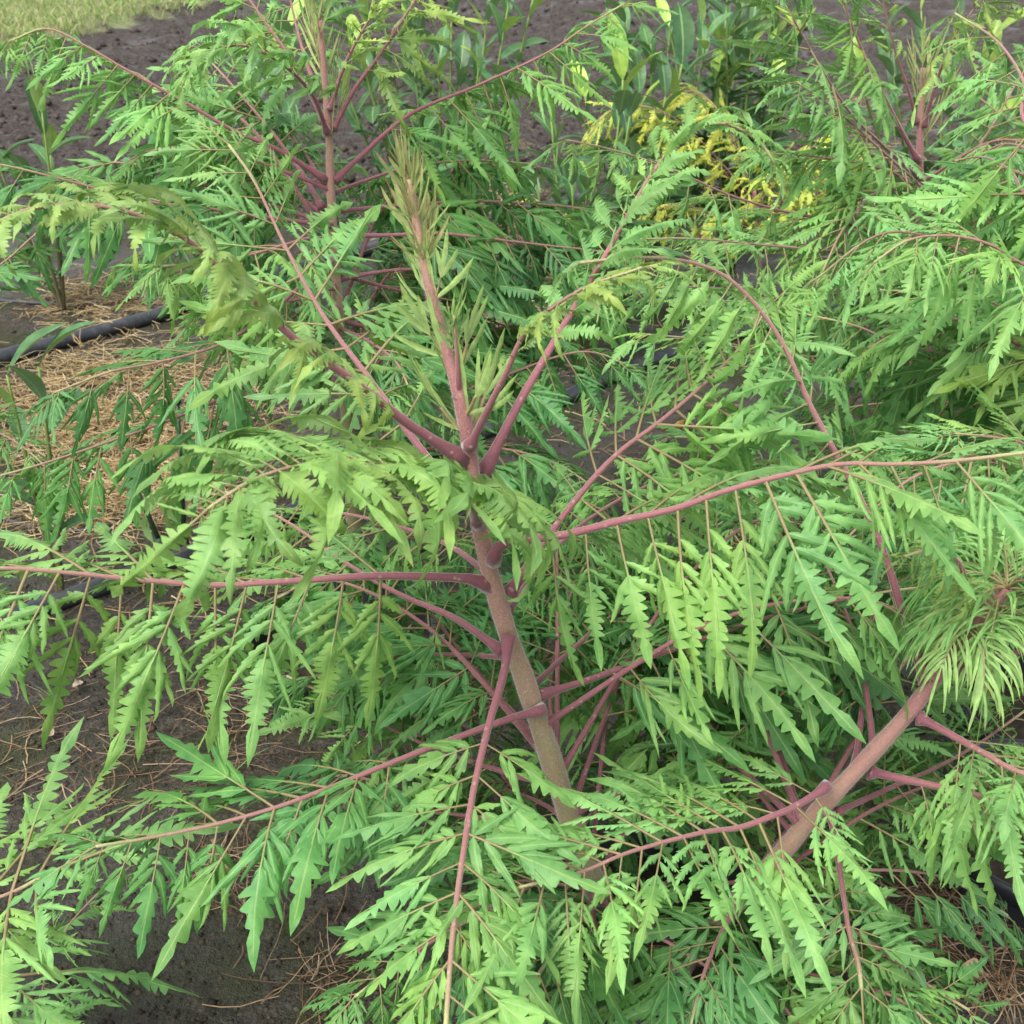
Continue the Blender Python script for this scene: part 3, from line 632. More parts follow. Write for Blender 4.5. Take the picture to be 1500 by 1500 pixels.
F([(1272, 1130, .006), (1340, 1145, .0), (1400, 1157, -.01), (1455, 1170, -.02), (1540, 1190, -.04)], n=6, L=.13, mesh='dark', tint='mid', g=.72, t0=.3, r0=.0075, r1=.003)
F([(1348, 1052, -.008), (1400, 1080, -.04), (1440, 1103, -.07), (1490, 1130, -.10), (1560, 1150, -.13)], n=6, L=.12, mesh='flat', tint='pale', g=.6, t0=.3, r0=.0068, r1=.003)
F([(1225, 1190, .01), (1307, 1153, .06), (1380, 1120, .1), (1440, 1085, .14), (1510, 1035, .18)], n=7, L=.12, mesh='mid', tint='mid', g=.6, t0=.3, r0=.005, r1=.002)
F([(1398, 978, .0), (1440, 966, .0), (1500, 955, .0), (1580, 940, .0)], n=4, L=.12, mesh='mid', tint='mid', g=.6, t0=.6, r0=.0072, r1=.004)
F([(1130, 1290, -.01), (1190, 1335, -.04), (1260, 1370, -.06), (1340, 1430, -.08), (1420, 1480, -.10)], n=7, L=.11, mesh='dark', tint='dark', g=.45, t0=.35, r0=.0052, r1=.002)
F([(1215, 1190, -.01), (1228, 1260, -.05), (1243, 1360, -.09), (1257, 1410, -.11), (1262, 1450, -.13)], n=5, L=.09, mesh='dark', tint='mid', g=.3, t0=.45, r0=.005, r1=.003, a=15, endscale=1.0)
F([(1090, 1310, -.01), (1060, 1360, -.05), (1030, 1430, -.1), (1010, 1510, -.14)], n=6, L=.11, mesh='dark', tint='dark', g=.35, t0=.15, r0=.005, r1=.002)
F([(1280, 1105, .012), (1270, 1020, .06), (1250, 930, .12), (1220, 850, .18), (1190, 790, .22)], n=7, L=.14, mesh='dark', tint='dark', g=.72, t0=.25, r0=.0055, r1=.002)
F([(1165, 1225, .012), (1110, 1160, .06), (1060, 1090, .1), (1020, 1030, .15)], n=6, L=.12, mesh='mid', tint='dark', g=.6, t0=.3, r0=.005, r1=.002)
F([(1388, 972, .0), (1405, 920, .0), (1416, 870, .0), (1405, 825, -.01), (1370, 805, -.02), (1325, 815, -.03)], n=9, L=.05, mesh='young', tint='olive', g=.5, t0=.5, r0=.0085, r1=.002)
for k in range(26):
    yaw = k * 137.5; up = rnd.uniform(10, 60); i = rnd.choice([55, 57, 58, 59, 59])
    d = Vector((math.cos(R(yaw)) * math.cos(R(up)) - .3, math.sin(R(yaw)) * math.cos(R(up)) - .2, math.sin(R(up)) + .25))
    young_leaf(Q_, QC[i], d, rnd.uniform(.05, .10), 10, .066, 40, rnd.choice([((.28, .50, .16), (.26, .50, .14)), ((.34, .50, .17), (.34, .48, .15)), ((.24, .48, .15), (.22, .46, .13)), ((.30, .48, .16), (.30, .46, .14))]), 2.0, .0010, 200 + k)

# ------------------------------------------------------------------ the sumac behind, upper left
bb = Vector((bp.x + .02, bp.y + .01, .05))
B = thing('sumac_shrub', 'cut-leaved sumac behind at upper left with olive stem and fanning leaves', 'shrub', bb, G_S)
YB = bb.y
_, BC = stem(B, [bb, (515, 700, 0), (500, 520, 0), (490, 380, 0), (485, 290, 0), (482, 200, 0), (477, 130, 0), (472, 70, 0), (468, 30, 0)], YB, .0145, .0035, (0.0, .75), fuzz=8000)
F = lambda pts, **k: frond(B, pts, YB, **k); IN_ = []
F([(495, 500, .0), (560, 520, -.05), (620, 560, -.1), (665, 615, -.13)], n=6, L=.12, mesh='mid', tint='mid', g=.5, t0=.2, r0=.005)
F([(490, 410, .01), (590, 395, .05), (700, 400, .1), (800, 425, .15), (900, 460, .2)], n=8, L=.14, mesh='dark', tint='dark', g=.6, t0=.2, r0=.005, mass=IN_)
F([(487, 310, .01), (600, 300, .1), (700, 295, .16), (800, 300, .22), (900, 310, .26)], n=9, L=.14, mesh='dark', tint='dark', g=.6, t0=.2, r0=.005, mass=IN_)
F([(495, 470, .01), (590, 490, .06), (690, 520, .1), (780, 545, .14)], n=7, L=.13, mesh='dark', tint='dark', g=.6, t0=.2, r0=.005, mass=IN_)
F([(488, 330, .01), (440, 290, .08), (370, 260, .14), (300, 245, .2), (230, 240, .25)], n=8, L=.14, mesh='dark', tint='dark', g=.6, t0=.2, r0=.005, mass=IN_)
F([(487, 300, .02), (450, 230, .12), (400, 170, .2), (340, 130, .26)], n=7, L=.14, mesh='mid', tint='mid', g=.6, t0=.2, r0=.005, mass=IN_)
F([(492, 420, -.01), (430, 440, -.05), (370, 440, -.08), (300, 460, -.12)], n=7, L=.13, mesh='mid', tint='mid', g=.55, t0=.2, r0=.005, mass=IN_)
F([(477, 263, 0), (410, 221, -.02), (340, 190, -.03), (280, 155, -.04), (190, 105, -.05), (130, 70, -.05), (70, 42, -.05), (15, 60, -.06)], n=11, L=.125, tint='mid', g=.66, t0=.22, r0=.0062)
F([(490, 265, .0), (525, 232, .03), (600, 168, .08), (700, 125, .12), (800, 78, .16), (860, 38, .2), (915, 5, .22)], n=11, L=.14, tint='mid', g=.68, t0=.22, r0=.0062)
F([(480, 195, -.01), (455, 135, -.05), (405, 88, -.09), (345, 66, -.12), (285, 95, -.15), (265, 130, -.16)], n=12, L=.10, mesh='fern', tint='pale', g=.25, lift=.5, t0=.2, r0=.0055)
F([(472, 305, .01), (440, 250, .06), (390, 183, .12), (333, 117, .18), (290, 70, .22)], n=8, L=.13, tint='mid', g=.6, t0=.3, r0=.006)
F([(476, 180, .0), (437, 103, .03), (395, 42, .05), (360, -8, .07), (320, -60, .1)], n=7, L=.12, tint='pale', mesh='young', g=.45, t0=.3, r0=.006)
F([(476, 140, .0), (455, 110, .03), (432, 30, .08), (418, -40, .1)], n=5, L=.11, tint='mid', g=.4, t0=.3, r0=.006)
F([(488, 190, .0), (520, 130, .0), (560, 75, .01), (612, -5, .02), (650, -60, .03)], n=8, L=.12, tint='olive', mesh='young', g=.5, t0=.35, r0=.0058)
F([(484, 160, -.005), (505, 95, -.02), (540, 30, -.03), (575, -20, -.04)], n=6, L=.08, tint='olive', mesh='young', g=.15, t0=.35, r0=.005)
F([(488, 345, .0), (560, 345, .03), (640, 342, .06), (703, 348, .09), (770, 356, .12), (833, 363, .15), (900, 370, .2)], n=9, L=.14, mesh='dark', tint='deep', g=.72, t0=.18, r0=.0055)
F([(485, 330, -.01), (400, 320, -.06), (300, 305, -.12), (215, 295, -.16), (100, 265, -.2), (20, 245, -.22), (-40, 235, -.24)], n=10, L=.125, mesh='dark', tint='dark', g=.6, t0=.25, r0=.0055)
F([(488, 380, -.01), (440, 420, -.1), (380, 470, -.18), (317, 507, -.24), (227, 532, -.30), (160, 545, -.34), (80, 575, -.38)], n=6, L=.14, mesh='dark', tint='dark', g=.8, t0=.3, r0=.0055)
F([(495, 450, -.01), (440, 500, -.08), (350, 570, -.16), (250, 615, -.22), (157, 648, -.27), (60, 680, -.31), (-30, 705, -.34)], n=7, L=.14, mesh='dark', tint='dark', g=.75, t0=.35, r0=.0055)
F([(490, 400, .01), (560, 420, .06), (640, 440, .12), (720, 470, .18), (800, 500, .22)], n=8, L=.14, mesh='dark', tint='deep', g=.7, t0=.2, r0=.005)
F([(485, 285, .01), (520, 270, .06), (600, 245, .14), (690, 235, .22), (780, 240, .28)], n=9, L=.14, mesh='dark', tint='dark', g=.7, t0=.2, r0=.005)
F([(488, 350, .0), (450, 350, -.06), (380, 370, -.14), (310, 385, -.2), (240, 390, -.26)], n=8, L=.13, mesh='mid', tint='mid', g=.6, t0=.2, r0=.005)
F([(495, 480, .0), (540, 500, -.06), (580, 530, -.12), (600, 570, -.16)], n=6, L=.13, mesh='dark', tint='dark', g=.6, t0=.2, r0=.005)
for k in range(6):
    yaw = k * 67; up = 74
    d = Vector((math.cos(R(yaw)) * math.cos(R(up)), math.sin(R(yaw)) * math.cos(R(up)), math.sin(R(up))))
    young_leaf(B, BC[49 + 2 * k], d, .09, 4, .07, 18, ((.46, .50, .22), (.34, .44, .14)), -.1, .0012, 400 + k)

# ------------------------------------------------------------------ the sumac behind, upper right
gb = gnd(1352, 655, .15); gb = Vector((gb.x, gb.y, .15)); YG = gb.y
C_ = thing('sumac_shrub', 'cut-leaved sumac at upper right with crimson upright stem top', 'shrub', gb, G_S)
_, CC = stem(C_, [gb, (1352, 560, 0), (1350, 400, 0), (1348, 300, 0), (1347, 235, 0), (1348, 185, 0), (1350, 140, 0), (1352, 100, 0)], YG, .0150, .004, (0.2, .95), fuzz=5000)
F = lambda pts, **k: frond(C_, pts, YG, **k)
F([(1350, 460, -.01), (1230, 460, -.25), (1110, 430, -.45), (1000, 420, -.6), (900, 430, -.7)], n=9, L=.14, mesh='mid', tint='mid', g=.55, t0=.2, r0=.005)
F([(1350, 380, -.01), (1240, 370, -.2), (1130, 360, -.4), (1020, 350, -.55), (930, 350, -.62)], n=9, L=.14, mesh='mid', tint='pale', g=.55, t0=.2, r0=.005)
F([(1350, 560, -.01), (1250, 640, -.35), (1160, 700, -.55), (1080, 760, -.7)], n=8, L=.14, mesh='dark', tint='mid', g=.5, t0=.3, r0=.005)
F([(1348, 400, .01), (1420, 380, -.2), (1480, 450, -.4), (1500, 520, -.5)], n=8, L=.15, mesh='mid', tint='mid', g=.5, t0=.2, r0=.005)
F([(1348, 280, .0), (1300, 250, -.05), (1200, 230, -.1), (1120, 225, -.14)], n=8, L=.15, mesh='mid', tint='mid', g=.55, t0=.2, r0=.005)
F([(1350, 500, -.01), (1250, 520, -.3), (1150, 520, -.5), (1050, 500, -.65), (950, 490, -.75)], n=8, L=.14, mesh='mid', tint='mid', g=.55, t0=.2, r0=.005)
F([(1350, 520, -.01), (1260, 580, -.3), (1160, 620, -.5), (1060, 640, -.62), (980, 640, -.7)], n=8, L=.13, mesh='dark', tint='dark', g=.55, t0=.3, r0=.005)
F([(1344, 235, -.01), (1320, 190, -.03), (1290, 130, -.05), (1253, 50, -.07), (1230, -10, -.08), (1200, -60, -.1)], n=7, L=.15, mesh='mid', tint='mid', g=.55, t0=.35, r0=.007)
F([(1343, 180, .0), (1330, 130, -.02), (1313, 80, -.03), (1300, 30, -.04), (1285, -40, -.05)], n=5, L=.09, mesh='young', tint='olive', g=.1, t0=.5, r0=.006)
F([(1353, 185, .0), (1372, 120, -.02), (1395, 60, -.04), (1430, 10, -.06), (1470, -30, -.08)], n=6, L=.14, mesh='young', tint='olive', g=.45, t0=.4, r0=.007)
F([(1350, 300, -.01), (1393, 307, -.1), (1350, 273, -.16), (1283, 213, -.22), (1227, 163, -.27), (1167, 120, -.32)], n=8, L=.16, mesh='mid', tint='mid', g=.62, t0=.3, r0=.006)
F([(1348, 320, .0), (1400, 260, .05), (1450, 190, .1), (1490, 120, .14), (1530, 60, .18)], n=8, L=.17, mesh='mid', tint='mid', g=.7, t0=.2, r0=.006)
F([(1348, 340, .0), (1400, 330, -.1), (1460, 320, -.2), (1540, 330, -.3)], n=8, L=.17, mesh='mid', tint='mid', g=.7, t0=.15, r0=.006)
F([(1347, 350, -.01), (1290, 345, -.08), (1233, 325, -.14), (1150, 310, -.2), (1067, 285, -.26), (1000, 255, -.32), (943, 233, -.36), (880, 215, -.4), (830, 205, -.43)], n=11, L=.13, mesh='mid', tint='mid', g=.65, t0=.15, r0=.006)
F([(1350, 420, -.01), (1290, 420, -.15), (1230, 430, -.25), (1160, 440, -.33), (1100, 445, -.4), (1020, 440, -.48)], n=9, L=.15, mesh='mid', tint='mid', g=.6, t0=.15, r0=.006)
F([(1350, 440, .0), (1400, 420, -.06), (1470, 410, -.1), (1540, 430, -.14)], n=7, L=.16, mesh='dark', tint='dark', g=.7, t0=.15, r0=.006)
F([(1350, 480, -.01), (1310, 500, -.2), (1240, 520, -.35), (1180, 560, -.45)], n=7, L=.15, mesh='dark', tint='dark', g=.6, t0=.2, r0=.006)
F([(1346, 260, -.01), (1290, 210, -.15), (1247, 167, -.2), (1207, 107, -.24), (1180, 60, -.27), (1147, 0, -.3), (1120, -50, -.33)], n=8, L=.15, mesh='mid', tint='pale', g=.6, t0=.3, r0=.006)
for k in range(5):
    yaw = k * 77; up = 74
    d = Vector((math.cos(R(yaw)) * math.cos(R(up)), math.sin(R(yaw)) * math.cos(R(up)), math.sin(R(up))))
    young_leaf(C_, CC[48 + 2 * k], d, .11, 4, .07, 18, ((.46, .48, .22), (.36, .44, .14)), -.1, .0014, 500 + k)

# ------------------------------------------------------------------ a sumac just past the right edge, its leaves reach in
eb = Vector((rp.x + .0, rp.y + .02, .05)); YE = eb.y
E_ = thing('sumac_shrub', 'sumac standing past the right edge, broad green leaves sweeping in', 'shrub', eb, G_S)
_, EC = stem(E_, [eb, Vector((eb.x + .02, eb.y, .4)), Vector((eb.x + .03, eb.y + .02, .7)), Vector((eb.x + .03, eb.y + .02, .95))], YE, .015, .008, (0, .8))
F = lambda pts, **k: frond(E_, pts, YE, **k)
F([EC[44], (1560, 560, .10), (1500, 553, .16), (1400, 523, .22), (1310, 500, .28), (1253, 477, .34), (1180, 460, .4)], n=10, L=.15, mesh='dark', tint='dark', g=.78, t0=.2, r0=.0055)
F([EC[50], (1520, 395, .05), (1450, 358, .05), (1390, 345, .05), (1330, 352, .04), (1280, 385, .03)], n=8, L=.13, mesh='mid', tint='pale', g=.6, t0=.3, r0=.0052)
F([EC[36], (1540, 640, .15), (1470, 600, .3), (1400, 590, .4), (1300, 590, .5), (1220, 600, .58)], n=9, L=.16, mesh='dark', tint='dark', g=.7, t0=.2, r0=.0052)
F([EC[40], (1540, 500, .2), (1470, 450, .3), (1380, 430, .4), (1290, 425, .5)], n=8, L=.15, mesh='dark', tint='mid', g=.65, t0=.2, r0=.0052)
F([EC[30], (1560, 760, .1), (1480, 720, .2), (1400, 730, .25), (1320, 760, .3), (1240, 790, .33)], n=8, L=.14, mesh='dark', tint='dark', g=.65, t0=.2, r0=.0052)
F([EC[34], (1550, 690, .0), (1500, 650, -.02), (1450, 640, -.03), (1400, 635, -.05)], n=6, L=.11, mesh='flat', tint='pale', g=.4, t0=.3, r0=.005)
F([EC[24], (1550, 860, .1), (1470, 830, .18), (1380, 830, .25), (1290, 860, .3), (1200, 900, .34)], n=8, L=.14, mesh='dark', tint='mid', g=.6, t0=.2, r0=.005)
F([EC[55], (1530, 300, .1), (1480, 250, .2), (1440, 230, .3), (1400, 235, .35)], n=6, L=.15, mesh='mid', tint='mid', g=.65, t0=.25, r0=.005)
F([EC[56], (1520, 200, .1), (1500, 120, .2), (1460, 60, .3), (1400, 20, .4)], n=8, L=.14, mesh='mid', tint='mid', g=.65, t0=.15, r0=.005)


# ------------------------------------------------------------------ a sumac past the left edge and one close by at lower left
lb = gnd(-230, 900, .16); lb = Vector((lb.x, lb.y, .16)); YL = lb.y
L_ = thing('sumac_shrub', 'sumac past the left edge, only leaf tips above the pipe showing', 'shrub', lb, G_S)
_, LC = stem(L_, [lb, Vector((lb.x, lb.y, .4)), Vector((lb.x - .02, lb.y, .8))], YL, .014, .008, (0, .7))
F = lambda pts, **k: frond(L_, pts, YL, **k)
F([LC[35], (-120, 640, 0), (-40, 625, -.03), (20, 645, -.06), (75, 690, -.08)], n=7, L=.12, mesh='mid', tint='mid', g=.45, t0=.2, r0=.005)
F([LC[50], (-150, 480, 0), (-90, 440, 0), (0, 388, .0), (50, 345, .02), (90, 320, .03)], n=7, L=.13, mesh='dark', tint='dark', g=.7, t0=.2, r0=.005)

F([LC[25], (-120, 800, -.1), (-40, 850, -.2), (10, 920, -.24)], n=5, L=.12, mesh='mid', tint='mid', g=.6, t0=.2, r0=.005)
nb = gnd(-420, 1560, .14); nb = Vector((nb.x, nb.y, .14)); YN = nb.y
N_ = thing('sumac_shrub', 'sumac just outside the lower left corner, broad leaf tips close to the camera', 'shrub', nb, G_S)
_, NC = stem(N_, [nb, Vector((nb.x, nb.y, .35)), Vector((nb.x - .03, nb.y, .7))], YN, .014, .008, (0, .7))
F = lambda pts, **k: frond(N_, pts, YN, **k)
F([NC[40], (-180, 1330, .04), (-80, 1335, .05), (10, 1310, .06), (60, 1285, .06)], n=6, L=.165, mesh='flat', tint='pale', g=.12, t0=.45, r0=.0048, r1=.0025, a=14, jit=.3, endscale=.95)
F([NC[35], (-160, 1420, .06), (-90, 1440, .08), (-30, 1440, .09), (20, 1430, .10)], n=6, L=.17, mesh='mid', tint='pale', g=.2, t0=.4, r0=.0048, r1=.0025, a=16, jit=.3, endscale=.9)
F([NC[30], (-100, 1560, .0), (30, 1520, .1), (85, 1380, .16), (140, 1312, .2), (190, 1270, .22)], n=6, L=.09, mesh='mid', tint='mid', g=.45, t0=.45, r0=.0042, r1=.0016)

# ------------------------------------------------------------------ the yellow-leaved sumac
yb = gnd(1110, 470, 0.0); yb.z = ground_h(yb.x, yb.y); YY = yb.y - .05
Y_ = thing('sumac_shrub', 'low chartreuse-yellow sumac in the gap below the laurels', 'shrub', yb, G_S)
_, YC = stem(Y_, [yb, (1112, 400, 0), (1110, 330, 0), (1105, 280, 0)], YY, .009, .005, (.2, .8))
F = lambda pts, **k: frond(Y_, pts, YY, **k)
for (pts, n, L) in (([(1108, 300, 0), (1080, 220, .0), (1050, 160, .02), (1010, 133, .03), (965, 150, .04)], 9, .12), ([(1108, 310, -.01), (1040, 230, -.05), (970, 185, -.08), (915, 155, -.1), (870, 180, -.12)], 10, .12),
                    ([(1110, 300, 0), (1150, 250, -.05), (1190, 215, -.08), (1240, 215, -.1)], 8, .13), ([(1110, 320, 0), (1170, 300, -.08), (1230, 280, -.12)], 8, .13),
                    ([(1110, 340, -.01), (1060, 320, -.1), (1000, 300, -.16), (950, 310, -.2)], 8, .12), ([(1110, 350, 0), (1130, 290, -.14), (1130, 240, -.2), (1110, 215, -.24)], 7, .11),
                    ([(1110, 310, -.01), (1140, 250, -.2), (1180, 215, -.3), (1225, 225, -.36)], 9, .12), ([(1110, 320, -.01), (1150, 290, -.2), (1190, 265, -.28), (1230, 270, -.34)], 9, .12),
                    ([(1110, 300, 0), (1020, 200, -.1), (960, 160, -.2), (900, 160, -.26), (865, 195, -.3)], 9, .10), ([(1110, 360, 0), (1000, 340, -.08), (900, 330, -.12), (830, 310, -.16), (770, 290, -.2)], 9, .10)):
    F(pts, n=n, L=L * 1.35, mesh='young', tint='lime', g=.4, t0=.2, r0=.0045)

inner_fronds(M_, MC, 9, (-15, 110), (.12, .5), 1)
inner_fronds(M_, MC, 4, (110, 170), (.15, .45), 2)
inner_fronds(Q_, QC, 7, (10, 140), (.25, .7), 3)
inner_fronds(Q_, QC, 3, (150, 200), (.2, .4), 31, .11, (.22, .32))
inner_fronds(Q_, QC, 3, (300, 350), (.1, .3), 32, .11, (.2, .3))
inner_fronds(B, BC, 12, (-8, 130), (.25, .72), 4, .14)
inner_fronds(B, BC, 4, (130, 185), (.55, .8), 5, .13)
inner_fronds(C_, CC, 13, (225, 390), (.35, .8), 6, .15, (.35, .6), ('mid', 'mid', 'dark'))
inner_fronds(E_, EC, 12, (70, 210), (.3, .95), 7, .14, (.3, .5), ('mid', 'mid', 'dark'))
for pl in (M_, Q_, B, C_, E_, L_, N_, Y_): hang_leaflets(pl)

# ------------------------------------------------------------------ cherry laurels
def laurel_leaf(seed):
    r = random.Random(seed); V = []; Fc = []; A = []
    n = 8; wid = r.uniform(.15, .19); bend = R(r.uniform(10, 45)); fold = R(r.uniform(10, 28))
    y = 0; z = 0; rows = []
    for i in range(n + 1):
        t = i / n; w = wid * math.sin(math.pi * min(1, t * .93 + .04)) ** .75 if i < n else .004
        if i == 0: w = .012
        a = bend * t
        row = []
        for k, s in enumerate((-1, -.5, 0, .5, 1)):
            zz = abs(s) * w * math.sin(fold) + .008 * math.sin(9 * t + 3 * s)
            V.append((s * w * math.cos(fold), y + zz * math.sin(a), z + zz * math.cos(a))); A.append(1.0 if s == 0 else (.3 if abs(s) == .5 else 0)); row.append(len(V) - 1)
        rows.append(row); y += math.cos(a) / n; z -= math.sin(a) / n
    for i in range(n):
        for k in range(4): Fc.append((rows[i][k], rows[i][k + 1], rows[i + 1][k + 1], rows[i + 1][k]))
    me = bpy.data.meshes.new('laurel_leaf'); me.from_pydata(V, [], Fc)
    at_ = me.attributes.new('vein', 'FLOAT', 'POINT'); at_.data.foreach_set('value', np.array(A, 'f'))
    me.polygons.foreach_set('use_smooth', [True] * len(Fc)); me.materials.append(LAUREL); return me
LM = [laurel_leaf(i) for i in range(6)]
def laurel(px, py_top, Y, h, wd, nstem, label, seed, L=.12, nleaf=10, fresh=.3):
    r = random.Random(seed); top = at(px, py_top, Y); base = Vector((top.x, Y, 0)); base.z = max(ground_h(base.x, base.y), top.z - h) if h < top.z else ground_h(base.x, base.y)
    t = thing('laurel_shrub', label, 'shrub', base, 'cherry laurel shrubs')
    for s in range(nstem):
        an = 6.283 * s / nstem + r.uniform(-.4, .4); q = wd * (0.25 + .75 * r.random()) if nstem > 1 else .02
        hh = (top.z - base.z) * (r.uniform(.7, 1.0) if s else 1.0)
        e = base + Vector((math.cos(an) * q, math.sin(an) * q, hh)); m = base + Vector((math.cos(an) * q * .6, math.sin(an) * q * .6, hh * .5))
        C, LL = spline([base, m, e], 16); mb = MB(); mb.tube(C, [.007 - .0045 * i / 15 for i in range(16)], 6)
        so = link('branch', mb.mesh('branch', origin=base), t, WOODY)
        for k in range(nleaf):
            u = .18 + .82 * (k + 1) / nleaf; i = min(14, int(u * 15)); p = C[i].lerp(C[i + 1], min(1, u * 15 - i))
            T = (C[i + 1] - C[i]).normalized(); ax = k * 2.4 + r.uniform(-.4, .4)
            rad = (Quaternion(T, ax) @ T.orthogonal().normalized())
            tilt = R(r.uniform(20, 60)) if u < .85 else R(r.uniform(50, 75))
            D = (rad * math.cos(tilt) + T * math.sin(tilt) + Vector((0, 0, -.15 * (u < .8)))).normalized()
            Nn = T - D * T.dot(D); Nn.normalize(); X = D.cross(Nn)
            l = L * r.uniform(.75, 1.15)
            M4 = (Matrix((X, D, Nn)).transposed() @ Matrix.Diagonal((l, l, l))).to_4x4(); M4.translation = p - base
            o = link('leaf', r.choice(LM), so); o.matrix_basis = M4
            c = (.055, .155, .055) if u < .85 or r.random() > fresh else (.25, .42, .07)
            kk = r.uniform(.75, 1.3); o.color = (c[0] * kk, c[1] * kk, c[2] * kk, 1)
laurel(640, -25, 3.9, 9, .34, 16, 'cherry laurel with upright glossy leaves behind the upper left sumac', 1, .125, 18)
laurel(300, 50, 3.3, 9, .22, 8, 'bluish green laurel at the tilled soil edge, left of the sumac stem', 2, .14, 14, .5)
laurel(985, -30, 4.2, 9, .36, 15, 'dark dense cherry laurel at the top, beside the bare strip', 3, .12, 19, .15)
laurel(40, 165, 3.6, 9, .14, 4, 'small laurel sprig with yellow-green tip on bare soil at the left edge', 4, .15, 8, .6)
laurel(930, 95, 3.5, 9, .16, 6, 'short laurel with pale oval leaves next to the yellow sumac', 5, .16, 12, .4)
laurel(18, 540, 1.98, 9, .05, 2, 'broad-leaved dark laurel in front of the pipe at the left edge', 6, .13, 6, .5)
laurel(1110, -25, 4.0, 9, .3, 14, 'laurel half hidden behind the leaves of the upper right sumac', 7, .12, 17, .3)
laurel(865, 170, 3.1, 9, .18, 9, 'low dark laurel in the shade below the pale-leaved one', 9, .12, 13, .1)
laurel(1440, 20, 4.2, 9, .5, 12, 'laurel mass in the upper right corner behind sumac leaves', 8, .15, 11, .2)

# ------------------------------------------------------------------ lawn, straw, litter
def lawn():
    r = random.Random(5); mb = MB(); n = 0
    while n < 26000:
        px = r.uniform(-80, 620); py = r.uniform(-120, 100); p = gnd(px, py)
        d = lawn_d(p.x, p.y) + .25 * noise.noise(p * 1.5)
        n += 1
        if d < -.05 + .2 * r.random(): continue
        z = ground_h(p.x, p.y); h = r.uniform(.04, .11); an = r.uniform(0, 6.283); w = Vector((math.cos(an), math.sin(an), 0)) * .005
        b = Vector((p.x, p.y, z - .005)); ln = Vector((r.uniform(-.05, .05), r.uniform(-.05, .05), h)); k = noise.noise(b * 1.3) * .5 + .5
        c = r.choice([(.26, .36, .11), (.33, .42, .14), (.42, .44, .19), (.48, .46, .25)]) if r.random() > .25 else (.19, .30, .08)
        i0 = mb.vert(b - w, 0, c); i1 = mb.vert(b + w, 0, c); m = b + ln * .6; i2 = mb.vert(m + w * .7, 0, c); i3 = mb.vert(m - w * .7, 0, c); i4 = mb.vert(b + ln + Vector((ln.x, ln.y, -.01)), 0, c)
        mb.f += [(i0, i1, i2, i3), (i3, i2, i4)]
    o = link('lawn_grass', mb.mesh('lawn_grass', False), None, GRASSM); tag(o, 'short yellow-green lawn grass beyond the bare soil', 'grass', kind='stuff')
lawn()
def strands(name, label, zones, mat, cols, cat, wid=(.0007, .0018), ln=(.03, .13), seed=3):
    r = random.Random(seed); mb = MB()
    for (px, py, sx, sy, cnt, hgt) in zones:
        for _ in range(cnt):
            p = gnd(px + r.gauss(0, sx), py + r.gauss(0, sy)); 
            if p.y > 7 or p.y < .2: continue
            z = ground_h(p.x, p.y) + abs(r.gauss(0, hgt)) + .001
            an = r.uniform(0, 6.283); d = Vector((math.cos(an), math.sin(an), r.uniform(-.12, .3))); l = r.uniform(*ln); w = r.uniform(*wid)
            q = Vector((p.x, p.y, z)); pr = None; c = r.choice(cols); k = r.uniform(.7, 1.25); c = tuple(x * k for x in c)
            for s in range(5):
                sd_ = d.cross(Vector((0, 0, 1))).normalized() * w; up = Vector((0, 0, w * .8))
                cur = (mb.vert(q - sd_, 0, c), mb.vert(q + up, 0, c), mb.vert(q + sd_, 0, c))
                if pr: mb.f += [(pr[0], pr[1], cur[1], cur[0]), (pr[1], pr[2], cur[2], cur[1])]
                pr = cur; d = (d + Vector((r.uniform(-.35, .35), r.uniform(-.35, .35), r.uniform(-.25, .15)))).normalized(); q = q + d * l / 4
                q.z = max(q.z, ground_h(q.x, q.y) + .0015)
    o = link(name, mb.mesh(name, False), None, mat); tag(o, label, cat, kind='stuff'); return o
TAN = [(.38, .275, .135), (.45, .345, .18), (.27, .185, .09), (.50, .41, .25), (.33, .235, .115), (.20, .14, .07)]
strands('straw', 'tan dry straw lying over the nursery soil', [
    (150, 440, 60, 22, 560, .008), (170, 545, 110, 22, 720, .010), (120, 620, 70, 30, 1200, .014), (230, 700, 70, 40, 1280, .012), (90, 740, 60, 25, 400, .008),
    (350, 560, 60, 50, 480, .010), (740, 430, 70, 60, 960, .012), (745, 320, 40, 25, 400, .012), (700, 300, 60, 50, 400, .012), (1050, 110, 60, 30, 560, .012), (1270, 150, 60, 60, 720, .012),
    (1120, 800, 40, 40, 240, .01), (900, 620, 90, 40, 40, .005), (600, 780, 100, 40, 128, .005), (1300, 330, 120, 60, 640, .01), (1090, 860, 80, 40, 200, .008), (300, 860, 150, 40, 160, .005)], STRAW, TAN, 'straw', (.0006, .0016), (.03, .13))
BRN = [(.20, .13, .075), (.28, .19, .11), (.14, .09, .055), (.34, .25, .16)]
strands('dry_litter', 'brown withered roots and stems scattered on dark soil', [
    (150, 1130, 90, 40, 90, .005), (60, 1060, 60, 60, 60, .004), (1335, 1350, 42, 36, 190, .012), (1450, 1440, 40, 40, 120, .008), (630, 1010, 40, 30, 300, .02), (480, 1440, 30, 20, 40, .006),
    (330, 1280, 40, 30, 80, .005), (360, 1060, 40, 40, 110, .01), (1180, 1440, 60, 40, 60, .005), (760, 650, 60, 40, 60, .005), (460, 1380, 50, 40, 20, .004), (1080, 1030, 60, 40, 80, .005)], STRAW, BRN, 'litter', (.0004, .0011), (.03, .12), 4)
